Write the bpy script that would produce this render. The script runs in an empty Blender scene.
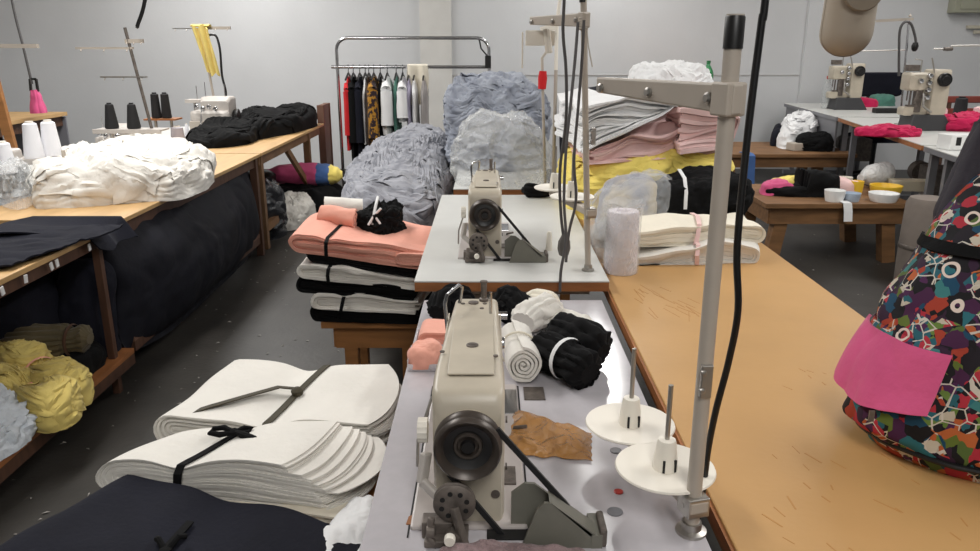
import bpy, bmesh, math, random
from mathutils import Vector, Matrix, noise
random.seed(7)
PI = math.pi
SC = bpy.context.scene
COL = SC.collection
# ---------------------------------------------------------------- camera
H = 1.53; F = 770.0; PITCH = math.atan(230.5 / 770.0)
CP, SP = math.cos(PITCH), math.sin(PITCH)
def _ray(px, py):
    u = (px - 490.0) / F; v = (py - 275.5) / F
    return Vector((u, CP - v * SP, -SP - v * CP))
def at(px, py, z):
    d = _ray(px, py); t = (z - H) / d.z
    return Vector((d.x * t, d.y * t, z))
def aty(px, py, Y):
    d = _ray(px, py); t = Y / d.y
    return Vector((d.x * t, Y, H + d.z * t))
cam_d = bpy.data.cameras.new('camera'); cam = bpy.data.objects.new('camera', cam_d); COL.objects.link(cam)
cam.location = (0, 0, H); cam.rotation_euler = (PI / 2 - PITCH, 0, 0)
cam_d.sensor_width = 36; cam_d.lens = 36 * F / 980.0; cam_d.clip_start = 0.02
SC.camera = cam
# ---------------------------------------------------------------- materials
def lin(c):
    return tuple(((x / 255.0) / 12.92 if x <= 10 else ((x / 255.0 + .055) / 1.055) ** 2.4) for x in c)
def mat(name, col, rough=.6, metal=0.0, var=0.0, vscale=6.0, bump=0.0, bscale=200.0, col2=None, spec=.5, sheen=0.0, coat=0.0, stretch=None, vr=(.35, .65), detail=4):
    m = bpy.data.materials.new(name); m.use_nodes = True
    nt = m.node_tree; N = nt.nodes; L = nt.links; b = N['Principled BSDF']
    c = lin(col)
    b.inputs['Base Color'].default_value = (*c, 1); b.inputs['Roughness'].default_value = rough
    b.inputs['Metallic'].default_value = metal; b.inputs['Specular IOR Level'].default_value = spec
    b.inputs['Sheen Weight'].default_value = sheen; b.inputs['Coat Weight'].default_value = coat
    tc = N.new('ShaderNodeTexCoord')
    src = tc.outputs['Object']
    if stretch:
        mp = N.new('ShaderNodeMapping'); mp.inputs['Scale'].default_value = stretch
        L.new(src, mp.inputs['Vector']); src = mp.outputs['Vector']
    if var or col2:
        n = N.new('ShaderNodeTexNoise'); n.inputs['Scale'].default_value = vscale; n.inputs['Detail'].default_value = detail
        L.new(src, n.inputs['Vector'])
        r = N.new('ShaderNodeValToRGB')
        c2 = lin(col2) if col2 else tuple(x * (1 - var) for x in c)
        r.color_ramp.elements[0].position = vr[0]; r.color_ramp.elements[1].position = vr[1]
        r.color_ramp.elements[0].color = (*c2, 1); r.color_ramp.elements[1].color = (*c, 1)
        L.new(n.outputs['Fac'], r.inputs['Fac']); L.new(r.outputs['Color'], b.inputs['Base Color'])
    if bump:
        n2 = N.new('ShaderNodeTexNoise'); n2.inputs['Scale'].default_value = bscale; n2.inputs['Detail'].default_value = 3
        L.new(src, n2.inputs['Vector'])
        bp = N.new('ShaderNodeBump'); bp.inputs['Strength'].default_value = bump; bp.inputs['Distance'].default_value = .004
        L.new(n2.outputs['Fac'], bp.inputs['Height']); L.new(bp.outputs['Normal'], b.inputs['Normal'])
    return m
def cloth(name, col, var=.12, vscale=9, sheen=.15, bump=.5, bscale=55, col2=None, rough=.9, vr=(.35, .65)):
    return mat(name, col, rough, 0, var, vscale, bump, bscale, col2, .2, sheen, vr=vr)
def plastic_film(name, tint=(235, 240, 242), clear=.55, gloss=.5):
    m = bpy.data.materials.new(name); m.use_nodes = True
    nt = m.node_tree; N = nt.nodes; L = nt.links; b = N['Principled BSDF']; out = N['Material Output']
    b.inputs['Base Color'].default_value = (*lin(tint), 1); b.inputs['Roughness'].default_value = .22
    b.inputs['Specular IOR Level'].default_value = gloss
    t = N.new('ShaderNodeBsdfTransparent'); mx = N.new('ShaderNodeMixShader'); mx.inputs[0].default_value = 1 - clear
    L.new(t.outputs[0], mx.inputs[1]); L.new(b.outputs[0], mx.inputs[2]); L.new(mx.outputs[0], out.inputs['Surface'])
    tc = N.new('ShaderNodeTexCoord'); n = N.new('ShaderNodeTexNoise'); n.inputs['Scale'].default_value = 22; n.inputs['Detail'].default_value = 6; n.inputs['Distortion'].default_value = 1.2
    L.new(tc.outputs['Object'], n.inputs['Vector'])
    bp = N.new('ShaderNodeBump'); bp.inputs['Strength'].default_value = 1.0; bp.inputs['Distance'].default_value = .02
    L.new(n.outputs['Fac'], bp.inputs['Height']); L.new(bp.outputs['Normal'], b.inputs['Normal'])
    return m
# ---------------------------------------------------------------- mesh builder
MW = {}
class MB:
    def __init__(s): s.v = []; s.f = []
    def add(s, vs, fs, mx=None):
        o = len(s.v)
        s.v += [tuple(mx @ Vector(p)) if mx else tuple(p) for p in vs]
        s.f += [tuple(i + o for i in f) for f in fs]
        return s
    def box(s, c, d, rot=(0, 0, 0), top=1.0):
        x, y, z = d[0] / 2, d[1] / 2, d[2] / 2; t = top
        vs = [(-x, -y, -z), (x, -y, -z), (x, y, -z), (-x, y, -z), (-x * t, -y * t, z), (x * t, -y * t, z), (x * t, y * t, z), (-x * t, y * t, z)]
        m = Matrix.Translation(c)
        if any(rot):
            m = m @ Matrix.Rotation(rot[2], 4, 'Z') @ Matrix.Rotation(rot[1], 4, 'Y') @ Matrix.Rotation(rot[0], 4, 'X')
        return s.add(vs, [(3, 2, 1, 0), (4, 5, 6, 7), (0, 1, 5, 4), (1, 2, 6, 5), (2, 3, 7, 6), (3, 0, 4, 7)], m)
    def bar(s, a, b, w, h, up=(0, 0, 1)):
        a = Vector(a); b = Vector(b); d = (b - a); ln = d.length; d.normalize()
        up = Vector(up)
        if abs(d.dot(up)) > .98: up = Vector((0, 1, 0))
        sx = d.cross(up).normalized(); uz = sx.cross(d).normalized()
        vs = []
        for q in (a, b):
            for (i, j) in ((-1, -1), (1, -1), (1, 1), (-1, 1)): vs.append(q + sx * (i * w / 2) + uz * (j * h / 2))
        return s.add(vs, [(0, 1, 2, 3), (7, 6, 5, 4), (0, 4, 5, 1), (1, 5, 6, 2), (2, 6, 7, 3), (3, 7, 4, 0)])
    def grid(s, P, cu=False, cv=False):
        nu = len(P); nv = len(P[0]); o = len(s.v)
        for r in P: s.v += [tuple(p) for p in r]
        for i in range(nu if cu else nu - 1):
            for j in range(nv if cv else nv - 1):
                i2 = (i + 1) % nu; j2 = (j + 1) % nv
                s.f.append((o + i * nv + j, o + i2 * nv + j, o + i2 * nv + j2, o + i * nv + j2))
        return s
    def fan(s, ring, c, flip=False):
        n = len(ring); vs = list(ring) + [c]
        fs = [((i + 1) % n, i, n) if flip else (i, (i + 1) % n, n) for i in range(n)]
        return s.add(vs, fs)
    def tube(s, pts, r, n=8, caps=True):
        pts = [Vector(p) for p in pts]; R = []; k = len(pts)
        t = (pts[1] - pts[0]).normalized()
        up = Vector((0, 0, 1)) if abs(t.z) < .9 else Vector((1, 0, 0))
        nx = t.cross(up).normalized()
        for i, p in enumerate(pts):
            t = (pts[min(i + 1, k - 1)] - pts[max(i - 1, 0)])
            if t.length < 1e-9: t = Vector((0, 0, 1))
            t.normalize()
            nx = (nx - t * nx.dot(t)).normalized(); ny = t.cross(nx)
            rr = r[i] if isinstance(r, (list, tuple)) else r
            R.append([p + nx * (rr * math.cos(2 * PI * j / n)) + ny * (rr * math.sin(2 * PI * j / n)) for j in range(n)])
        s.grid(R, False, True)
        if caps: s.fan(R[0], pts[0], True); s.fan(R[-1], pts[-1])
        return s
    def lathe(s, prof, c=(0, 0, 0), axis='Z', n=24, caps=True):
        m = Matrix.Translation(c)
        if axis == 'Y': m = m @ Matrix.Rotation(-PI / 2, 4, 'X')
        elif axis == 'X': m = m @ Matrix.Rotation(PI / 2, 4, 'Y')
        elif isinstance(axis, (Vector, tuple)): m = m @ Vector((0, 0, 1)).rotation_difference(Vector(axis)).to_matrix().to_4x4()
        R = [[m @ Vector((r * math.cos(2 * PI * j / n), r * math.sin(2 * PI * j / n), z)) for j in range(n)] for r, z in prof]
        s.grid(R, False, True)
        if caps:
            s.fan(R[0], m @ Vector((0, 0, prof[0][1])), True); s.fan(R[-1], m @ Vector((0, 0, prof[-1][1])))
        return s
    def prism(s, poly, a, b, plane='XZ'):
        def P(u, v, w): return (u, w, v) if plane == 'XZ' else ((u, v, w) if plane == 'XY' else (w, u, v))
        n = len(poly); vs = [P(u, v, a) for u, v in poly] + [P(u, v, b) for u, v in poly]
        fs = [tuple(range(n - 1, -1, -1)), tuple(range(n, 2 * n))] + [(i, (i + 1) % n, n + (i + 1) % n, n + i) for i in range(n)]
        return s.add(vs, fs)
    def loft(s, secs, n=8):
        """rounded rectangles along Y: (y, xc, w, z0, z1, corner)"""
        R = []
        for y, xc, w, z0, z1, cr in secs:
            ring = []
            for (cx, cz, a0) in ((xc + w / 2 - cr, z1 - cr, 0), (xc - w / 2 + cr, z1 - cr, PI / 2), (xc - w / 2 + cr, z0 + cr, PI), (xc + w / 2 - cr, z0 + cr, 1.5 * PI)):
                for k in range(5):
                    a = a0 + k * PI / 8; ring.append(Vector((cx + cr * math.cos(a), y, cz + cr * math.sin(a))))
            R.append(ring)
        s.grid(R, False, True)
        for ring, fl in ((R[0], True), (R[-1], False)):
            c = Vector((0, 0, 0))
            for p in ring: c += p
            s.fan(ring, c / len(ring), fl)
        return s
    def band(s, pts, wv, w, th):
        """flat strap through pts; wv = direction of its width"""
        pts = [Vector(p) for p in pts]; wv = Vector(wv).normalized(); R = []
        for i, p in enumerate(pts):
            t = (pts[min(i + 1, len(pts) - 1)] - pts[max(i - 1, 0)]).normalized(); nn = t.cross(wv).normalized()
            R.append([p + wv * w / 2 + nn * th / 2, p - wv * w / 2 + nn * th / 2, p - wv * w / 2 - nn * th / 2, p + wv * w / 2 - nn * th / 2])
        s.grid(R, False, True); s.add(R[0], [(0, 1, 2, 3)]); s.add(R[-1], [(3, 2, 1, 0)])
        return s
    def build(s, name, m, parent=None, w=True, smooth=True, bevel=0.0, origin=None, ang=40):
        v = s.v
        o = bpy.data.objects.new(name, None if False else bpy.data.meshes.new(name))
        if parent is not None:
            if w:
                inv = MW[parent.name].inverted(); v = [tuple(inv @ Vector(p)) for p in v]
            MW[o.name] = MW[parent.name]; o.parent = parent
        else:
            if origin is None:
                xs = [p[0] for p in v]; ys = [p[1] for p in v]; zs = [p[2] for p in v]
                origin = ((min(xs) + max(xs)) / 2, (min(ys) + max(ys)) / 2, min(zs))
            v = [(p[0] - origin[0], p[1] - origin[1], p[2] - origin[2]) for p in v]
            o.location = origin; MW[o.name] = Matrix.Translation(origin)
        me = o.data
        me.from_pydata(v, [], s.f); me.validate()
        bm = bmesh.new(); bm.from_mesh(me)
        bmesh.ops.remove_doubles(bm, verts=bm.verts, dist=1e-6)
        bmesh.ops.recalc_face_normals(bm, faces=bm.faces); bm.to_mesh(me); bm.free()
        if smooth:
            me.shade_smooth()
            try: me.set_sharp_from_angle(angle=math.radians(ang))
            except Exception: pass
        me.materials.append(m)
        COL.objects.link(o)
        if bevel:
            bv = o.modifiers.new('bevel', 'BEVEL'); bv.width = bevel; bv.segments = 2; bv.limit_method = 'ANGLE'; bv.angle_limit = math.radians(50)
        return o
def tag(o, label=None, cat=None, group=None, kind=None):
    if label: o['label'] = label
    if cat: o['category'] = cat
    if group: o['group'] = group
    if kind: o['kind'] = kind
    return o
def thing(name, label, cat, loc=(0, 0, 0), rz=0.0, group=None):
    o = bpy.data.objects.new(name, None); COL.objects.link(o); o.empty_display_size = .05
    o.location = loc; o.rotation_euler = (0, 0, rz)
    MW[o.name] = Matrix.Translation(loc) @ Matrix.Rotation(rz, 4, 'Z')
    return tag(o, label, cat, group)
def dup(root, loc, rz=0.0, label=None, group=None):
    r = root.copy(); COL.objects.link(r); r.location = loc; r.rotation_euler = (0, 0, rz)
    MW[r.name] = Matrix.Translation(loc) @ Matrix.Rotation(rz, 4, 'Z')
    if label: r['label'] = label
    if group: r['group'] = group
    for ch in list(root.children):
        c = ch.copy(); COL.objects.link(c); c.parent = r; MW[c.name] = MW[r.name]
        for g in list(ch.children):
            d = g.copy(); COL.objects.link(d); d.parent = c; MW[d.name] = MW[r.name]
    return r
# ---------------------------------------------------------------- cloth shapes
def crump(p, f, sd=0.0, ridge=False):
    q = Vector((p[0] * f + sd, p[1] * f - sd, p[2] * f + 2 * sd))
    q = q + noise.noise_vector(q * .6) * .9
    a = abs(noise.noise(q)); b = abs(noise.noise(q * 2.15 + Vector((5, 3, 1))))
    if ridge: return (.35 - a) * 1.3 + (.3 - b) * .6
    return (a - .3) * 1.3 + (b - .3) * .6
def catmull(pts, n):
    out = []; k = len(pts)
    for i in range(k):
        p0, p1, p2, p3 = pts[i - 1], pts[i], pts[(i + 1) % k], pts[(i + 2) % k]
        for j in range(n):
            t = j / n
            out.append(.5 * ((2 * p1) + (p2 - p0) * t + (2 * p0 - 5 * p1 + 4 * p2 - p3) * t * t + (3 * p1 - p0 - 3 * p2 + p3) * t ** 3))
    return out
def heap(poly, z0, h, e=.45, amp=.03, f=6.0, an=(1, 1, 1), sd=1.0, ridge=False, nu=110, nv=46, hf=None, amp2=0.0, f2=20.0, lean=(0, 0), smooth_poly=True, mb=None, lay=None):
    """closed pile over an outline; e<.5 boxy. hf(x,y) scales the height"""
    mb = mb or MB()
    pts = [Vector((p[0], p[1])) for p in poly]
    if smooth_poly: pts = catmull(pts, max(6, nu // len(pts)))
    n = len(pts); c = Vector((0, 0))
    for p in pts: c += p
    c /= n
    R = []
    rm = sum((p - c).length for p in pts) / n
    S = [(max(math.cos(q * PI / 2400), 0) ** e if q < 1200 else 0.0, math.sin(q * PI / 2400) ** e) for q in range(1201)]
    A = [0.0]
    for q in range(1200): A.append(A[-1] + math.hypot((S[q + 1][0] - S[q][0]) * rm, (S[q + 1][1] - S[q][1]) * h))
    qi = 0
    for j in range(nv + 1):
        t = j / nv
        while qi < 1199 and A[qi + 1] < t * A[-1]: qi += 1
        fq_ = min(1, max(0, (t * A[-1] - A[qi]) / max(1e-9, A[qi + 1] - A[qi])))
        rr = S[qi][0] + (S[qi + 1][0] - S[qi][0]) * fq_; zz = S[qi][1] + (S[qi + 1][1] - S[qi][1]) * fq_
        if j == 0: rr, zz = 1.0, 0.0
        if j == nv: rr, zz = 0.0, 1.0
        row = []
        for i in range(n):
            d = pts[i] - c
            x = c.x + d.x * rr; y = c.y + d.y * rr
            hh = h * (hf(x, y) if hf else 1.0)
            p = Vector((x + lean[0] * zz, y + lean[1] * zz, z0 + hh * zz))
            q = (p.x * an[0], p.y * an[1], p.z * an[2])
            dv = amp * crump(q, f, sd, True) if ridge else amp * (.8 * noise.noise(Vector(q) * f + Vector((sd, sd, sd))) + .35 * crump(q, f * 1.4, sd))
            if lay:
                fq, la, wp = lay
                Lv = (p.z + wp * noise.noise(Vector((p.x * 2.6 + sd, p.y * 2.6, p.z * 2))) + wp * .45 * noise.noise(Vector((p.x * 7, p.y * 7 + sd, p.z * 5)))) * fq
                k0 = math.floor(Lv); fr = Lv - k0
                dv += la * (math.sqrt(max(0, 1 - (2 * fr - 1) ** 2)) - .6 + 1.1 * noise.noise(Vector((k0 * 3.7 + sd, p.x * 5, p.y * 5))))
            if amp2: dv += amp2 * crump(q, f2, sd + 3, ridge)
            nn = Vector((d.x, d.y, 0)).normalized() * (rr ** 2 + .02) if d.length > 1e-6 else Vector((0, 0, 0))
            nn = Vector((nn.x, nn.y, 0.15 + zz ** 3))
            nn.normalize()
            k = min(1.0, t * 6 + .35)
            p = p + nn * dv * k
            p.z = max(p.z, z0 + .0005 * (j > 0)) if j else z0
            row.append(p)
        R.append(row)
    mb.grid(R, False, True)
    mb.fan(R[0], Vector((c.x, c.y, z0)), True)
    mb.R = R; mb.zmin = z0
    return mb
def drape(mb, n, su=.26, sv=.13, amp=.016, off=.010, th=.0035, sd=1, jlo=.06, nu=18, nv=12, flat=.75):
    '''crumpled cloth pieces lying over a heap, each following its surface'''
    R = mb.R; J = len(R) - 1; I = len(R[0]); rg = random.Random(sd)
    rows = [sum((R[j][i] - R[j][i - 1]).length for i in range(I)) for j in range(J + 1)]
    hts = [0.0]
    for j in range(J): hts.append(hts[-1] + sum((R[j + 1][i] - R[j][i]).length for i in range(0, I, max(1, I // 12))) / len(range(0, I, max(1, I // 12))))
    def samp(fi, fj):
        fj = min(J - 1.001, max(0, fj)); j = int(fj); a = fj - j; fi %= I; i = int(fi) % I; b = fi - int(fi)
        return R[j][i].lerp(R[j][(i + 1) % I], b).lerp(R[j + 1][i].lerp(R[j + 1][(i + 1) % I], b), a)
    for k in range(n):
        w = rg.random(); tgt = (jlo + (1 - jlo) * w * .93) * hts[-1]
        j0 = next(j for j in range(J + 1) if hts[j] >= tgt or j == J)
        i0 = rg.random() * I; P0 = samp(i0, j0)
        # local frame on the surface
        d = 2
        Tu = (samp(i0 + d, j0) - samp(i0 - d, j0)); Tv = (samp(i0, j0 + d) - samp(i0, j0 - d))
        if Tu.length < 1e-4 or Tv.length < 1e-4: continue
        gu = 2 * d / Tu.length; gv = 2 * d / Tv.length; nn = Tu.cross(Tv).normalized()
        if nn.dot(P0 - Vector((sum(p.x for p in R[0]) / I, sum(p.y for p in R[0]) / I, mb.zmin))) < 0: nn = -nn
        steep = 1 - abs(nn.z)
        an = rg.gauss(0, .28) if steep > .4 else rg.uniform(-.8, .8)
        ca, sa = math.cos(an), math.sin(an); U = su * rg.uniform(.6, 1.3); V = sv * rg.uniform(.5, 1.3); o = off * rg.uniform(.3, 1.5); s2 = rg.random() * 90; fq = rg.uniform(2.2, 4.5)
        def fn(a, b):
            x = (a - .5) * U; y = (b - .5) * V * (1 + .35 * noise.noise(Vector((a * 2.5, s2, 0))))
            x *= 1 + .25 * noise.noise(Vector((b * 2.5, 0, s2)))
            gx = (x * ca - y * sa) * gu; gy = (x * sa + y * ca) * gv
            p = samp(i0 + gx, j0 + gy)
            fold = abs(noise.noise(Vector((a * 1.6 + s2, b * fq, s2)))) * 1.6 + .5 * abs(noise.noise(Vector((a * 4 + b * 3, b * fq * 2, s2 + 9))))
            e = min(1, 6 * min(a, 1 - a) + .1) * min(1, 5 * (1 - b) + .15)
            q = p + nn * (o + amp * fold * e + (.006 * (1 - b) if steep > .3 else 0)) - Vector((0, 0, .02 * (1 - b) * steep))
            q.z = max(q.z, mb.zmin + .001); return q
        sheet(fn, nu, nv, th, mb)
    return mb
def bundle(quad, z0, h, K, sd=0.0, pinch=None, stag=.03, tilt=0.0, fold=True, ec=0.0, wave=.006, tj=.02, mb=None, gap=.92, fan=0.0, T=12, N=26, topf=None):
    """K nested folded sheets; quad = FL, FR, BR, BL on plan; returns mb, map(s,t,z)"""
    mb = mb or MB()
    FL, FR, BR, BL = [Vector((q[0], q[1])) for q in quad]
    L = ((FR - FL).length + (BR - BL).length) / 2
    rng = random.Random(int(sd * 100) + 3)
    def deform(s, t, z):
        p = FL * (1 - s) * (1 - t) + FR * s * (1 - t) + BR * s * t + BL * (1 - s) * t
        s0_ = s; sq = 1.0
        if ec and s > .5:
            s = s + ec * (((s - .5) * 2) ** 3) * (4 * t * (1 - t) - .6 + .15 * noise.noise(Vector((z * 60, sd, 0))))
        p = FL * (1 - s) * (1 - t) + FR * s * (1 - t) + BR * s * t + BL * (1 - s) * t
        if pinch:
            for ps, am, wd in pinch: sq -= am * math.exp(-((s - ps) / wd) ** 2)
        if topf: sq *= topf(s, t)
        zz = z * sq + tilt * s
        q = Vector((p.x * 5 + sd, p.y * 5, z * 9))
        zz += wave * noise.noise(q) * min(1, z / (h * .3 + 1e-6)) * 2
        off = noise.noise_vector(q * 1.3) * wave
        return Vector((p.x + off.x, p.y + off.y, z0 + max(zz, tilt * s if tilt < 0 else 0)))
    th = h / (2 * K)
    for k in range(K):
        r = (k + .5) * th; s0 = (h / 2) / L
        st = 1.0 - rng.random() * stag - fan * k / K; sb = 1.0 - rng.random() * stag - fan * (1 - k / K) * .3
        t0 = -rng.random() * tj - (0 if k < K - 1 else tj * .5); t1 = 1 + rng.random() * tj
        ho = r + th * gap / 2; hi = max(r - th * gap / 2, th * .04)
        def path(rad, lo):
            P = [(st + (s0 - st) * i / N, h / 2 + rad) for i in range(N + 1)]
            if fold:
                P += [(s0 - (rad / L) * math.sin(a), h / 2 + rad * math.cos(a)) for a in [PI * q / 9 for q in range(1, 9)]]
            P += [(s0 + (sb - s0) * i / N, h / 2 - rad) for i in range(N + 1)]
            return P
        A = path(ho, 0); B = path(hi, 1)
        ring = A + B[::-1]
        G = []
        for j in range(T + 1):
            t = t0 + (t1 - t0) * j / T
            G.append([deform(s, t + .012 * noise.noise(Vector((s * 7, k * 3.1 + sd, 0))) * (1 if j < T / 2 else 0), z) for s, z in ring])
        mb.grid(G, False, True)
        m = len(A); M2 = len(ring)
        for row in (G[0], G[-1]):
            mb.add(row, [(i, i + 1, M2 - 2 - i, M2 - 1 - i) for i in range(m - 1)])
    return mb, deform
def fluted(pts, rads, nf=9, amp=.12, zs=1.0, sd=0.0, mb=None, n=64, cr=.1, fr=9.0, sub=6, floor=None):
    """gathered cloth: tube with pleats running along it"""
    mb = mb or MB()
    P = []; Rr = []
    k = len(pts)
    for i in range(k - 1):
        for j in range(sub):
            t = j / sub; ts = t * t * (3 - 2 * t)
            P.append(Vector(pts[i]).lerp(Vector(pts[i + 1]), t)); Rr.append(rads[i] + (rads[i + 1] - rads[i]) * ts)
    P.append(Vector(pts[-1])); Rr.append(rads[-1])
    R = []
    for i, p in enumerate(P):
        t = (P[min(i + 1, len(P) - 1)] - P[max(i - 1, 0)]).normalized()
        up = Vector((0, 0, 1)) if abs(t.z) < .9 else Vector((0, 1, 0))
        nx = t.cross(up).normalized(); ny = nx.cross(t)
        row = []
        for j in range(n):
            a = 2 * PI * j / n
            w = .6 * noise.noise(Vector((i * .09 + sd, math.cos(a) * 1.2, math.sin(a) * 1.2)))
            pl = abs(math.sin(nf * a / 2 + w * 4)) - .6
            rr = Rr[i] * (1 + amp * pl)
            q = p + nx * rr * math.cos(a) + ny * rr * math.sin(a) * zs
            rr2 = Rr[i] * cr * crump(q, fr, sd)
            q += nx * rr2 * math.cos(a) + ny * rr2 * math.sin(a) * zs
            if floor is not None: q.z = max(q.z, floor)
            row.append(q)
        R.append(row)
    mb.grid(R, False, True); mb.fan(R[0], P[0], True); mb.fan(R[-1], P[-1])
    return mb
def sheet(fn, nu, nv, th=.004, mb=None):
    """thin cloth from fn(u,v)->Vector, given two faces and an edge"""
    mb = mb or MB()
    P = [[Vector(fn(i / nu, j / nv)) for j in range(nv + 1)] for i in range(nu + 1)]
    Nn = []
    for i in range(nu + 1):
        r = []
        for j in range(nv + 1):
            du = P[min(i + 1, nu)][j] - P[max(i - 1, 0)][j]; dv = P[i][min(j + 1, nv)] - P[i][max(j - 1, 0)]
            c = du.cross(dv); r.append(c.normalized() if c.length > 1e-12 else Vector((0, 0, 1)))
        Nn.append(r)
    A = [[P[i][j] + Nn[i][j] * th / 2 for j in range(nv + 1)] for i in range(nu + 1)]
    B = [[P[i][j] - Nn[i][j] * th / 2 for j in range(nv + 1)] for i in range(nu + 1)]
    o = len(mb.v); mb.grid(A); o2 = len(mb.v); mb.grid(B)
    W = nv + 1
    def e(a, b): mb.f.append((o + a, o + b, o2 + b, o2 + a))
    for j in range(nv): e(j, j + 1); e(nu * W + j, nu * W + j + 1)
    for i in range(nu): e(i * W, (i + 1) * W); e(i * W + nv, (i + 1) * W + nv)
    return mb
def roll(a, b, R, turns=4.0, th=None, sd=0.0, wave=.06, zs=1.0, mb=None, pinch=0.0):
    """rolled cloth seen as a spiral on its ends"""
    mb = mb or MB(); a = Vector(a); b = Vector(b); t = (b - a).normalized()
    up = Vector((0, 0, 1)) if abs(t.z) < .9 else Vector((0, 1, 0)); nx = t.cross(up).normalized(); ny = nx.cross(t)
    th = th or R / (turns + 1) * .75; M = int(turns * 22); K = 12
    G = []
    for i in range(K + 1):
        u = i / K; c = a.lerp(b, u); row = []
        for side in (1, -1):
            for j in range(M + 1):
                jj = j if side == 1 else M - j
                an = 2 * PI * turns * jj / M + sd; rr = R * (.12 + .88 * jj / M) - th / 2 + side * th / 2
                rr *= 1 + wave * noise.noise(Vector((math.cos(an) * 1.5 + sd, math.sin(an) * 1.5, u * 2.5))) - pinch * math.exp(-((u - .5) / .15) ** 2)
                row.append(c + t * (.02 * R * noise.noise(Vector((jj * .2, sd, 0))) * 6 * (1 if i in (0, K) else 0)) + nx * rr * math.cos(an) + ny * rr * math.sin(an) * zs)
        G.append(row)
    mb.grid(G, False, True); n2 = 2 * (M + 1)
    for row in (G[0], G[-1]): mb.add(row, [(i, i + 1, n2 - 2 - i, n2 - 1 - i) for i in range(M)])
    return mb
def quadpx(pts, z): return [at(x, y, z) for x, y in pts]
# ================================================================ materials
WALL = mat('wall_paint', (210, 211, 212), .8, var=.09, vscale=1.3, bump=.25, bscale=30, vr=(.3, .75), detail=8)
PILL = mat('pillar_paint', (214, 212, 207), .8, var=.10, vscale=3, bump=.3, bscale=25)
CEILM = mat('ceiling_paint', (200, 200, 198), .9)
FLOORM = mat('floor_concrete', (62, 59, 55), .45, var=.38, vscale=5, bump=.25, bscale=40, detail=9, vr=(.3, .7))
WOOD = mat('plywood', (202, 164, 112), .55, var=.16, vscale=3.0, stretch=(7, .8, 3), bump=.1, bscale=60, detail=8)
WOODT = mat('cutting_board', (200, 156, 100), .42, var=.13, vscale=3.2, bump=.08, bscale=60, detail=10, vr=(.3, .7))
WOODE = mat('wood_edge', (168, 108, 62), .55, var=.3, vscale=9, stretch=(1, 1, 5))
BENCHW = mat('bench_wood', (172, 118, 68), .55, var=.3, vscale=4, stretch=(1, 6, 6))
BENCHD = mat('dark_bench_wood', (136, 98, 62), .6, var=.35, vscale=4, stretch=(1, 6, 6))  # darker bench wood with stronger tone variation
DWOOD = mat('dark_wood', (92, 62, 45), .6, var=.35, vscale=6, stretch=(6, 6, 1))
PANELW = mat('brown_panel', (120, 88, 72), .6, var=.2, vscale=5)
LAM = mat('grey_laminate', (190, 186, 190), .13, var=.05, vscale=40, spec=.55)
LAM2 = mat('white_laminate', (214, 214, 210), .3, var=.04, vscale=10)
STEEL = mat('steel', (176, 172, 166), .35, .85, var=.12, vscale=30)
CHROME = mat('chrome', (190, 190, 192), .18, 1.0)
GREYP = mat('grey_enamel', (182, 172, 160), .42, var=.08, vscale=12)
BEIGE = mat('machine_enamel', (196, 186, 168), .38, var=.16, vscale=11, bump=.05, bscale=60, detail=8)
BEDM = mat('bed_enamel', (186, 178, 174), .3, var=.1, vscale=20)
BEIGE2 = mat('dusty_enamel', (196, 189, 182), .4, var=.12, vscale=14)
BLKP = mat('black_plastic', (24, 23, 23), .4, var=.15, vscale=30)
WHEELM = mat('wheel_enamel', (78, 70, 64), .35, .3, var=.25, vscale=20)
RUBBER = mat('rubber', (22, 22, 24), .6)
DUSTY = mat('dusty_iron', (118, 109, 102), .55, .4, var=.4, vscale=40, bump=.3, bscale=90)
COVERM = mat('belt_cover_plastic', (116, 114, 104), .5, var=.12, vscale=20)
WHITEP = mat('white_plastic', (232, 226, 214), .4)
WHITEP2 = mat('bright_white_plastic', (236, 236, 234), .35)
REDB = mat('red_plastic', (190, 58, 48), .4)
GREYD = mat('grommet_grey', (122, 122, 126), .45)
WHITE = cloth('white_cotton', (228, 224, 216), .06)
CREAM = cloth('cream_cotton', (236, 228, 210), .08)
WHITE2 = cloth('bright_white_cotton', (234, 234, 234), .05)
BLUEW = cloth('bluish_white_lace', (214, 220, 226), .10, bump=1, bscale=90)
PINK = cloth('salmon_cotton', (240, 172, 152), .10)
PINK2 = cloth('pale_pink_cotton', (240, 204, 200), .12)
YEL = cloth('yellow_cotton', (244, 222, 118), .12)
YEL2 = cloth('pale_yellow_cotton', (220, 198, 116), .12)
BLACK = cloth('black_cotton', (15, 15, 16), .2, sheen=0)
NAVY = cloth('navy_twill', (27, 28, 38), .2, bump=.4, bscale=90, sheen=0)
NAVY2 = cloth('dusty_navy', (33, 34, 42), .35, vscale=3, bump=.5, bscale=40, col2=(22, 22, 29), vr=(.4, .75), sheen=0, rough=.7)
OLIVE = cloth('olive_cotton', (92, 82, 60), .25)
GREYC = cloth('grey_jersey', (160, 161, 168), .10, vscale=14, col2=(128, 130, 138), vr=(.3, .6))
GREYB = cloth('blue_grey_jersey', (160, 165, 176), .12, vscale=12, col2=(128, 133, 146), vr=(.3, .6))
TEAL = cloth('teal_cotton', (84, 132, 118), .12)
LAV = cloth('lavender_cotton', (182, 176, 198), .1)
RED = cloth('red_cotton', (200, 40, 44), .15)
MAG = cloth('magenta_cotton', (196, 34, 84), .15)
BROWNC = cloth('brown_cotton', (84, 60, 46), .2)
GREYT = cloth('warm_grey_cotton', (158, 152, 150), .1)
PINKB = cloth('hot_pink_cotton', (216, 92, 138), .12)
MUST = cloth('mustard_print', (178, 128, 48), .1, vscale=26, col2=(52, 40, 44), vr=(.47, .53), bump=.2)
FILM = plastic_film('clear_film', (236, 238, 240), .74)
FILM2 = plastic_film('milky_film', (240, 242, 242), .70, .8)
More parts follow.
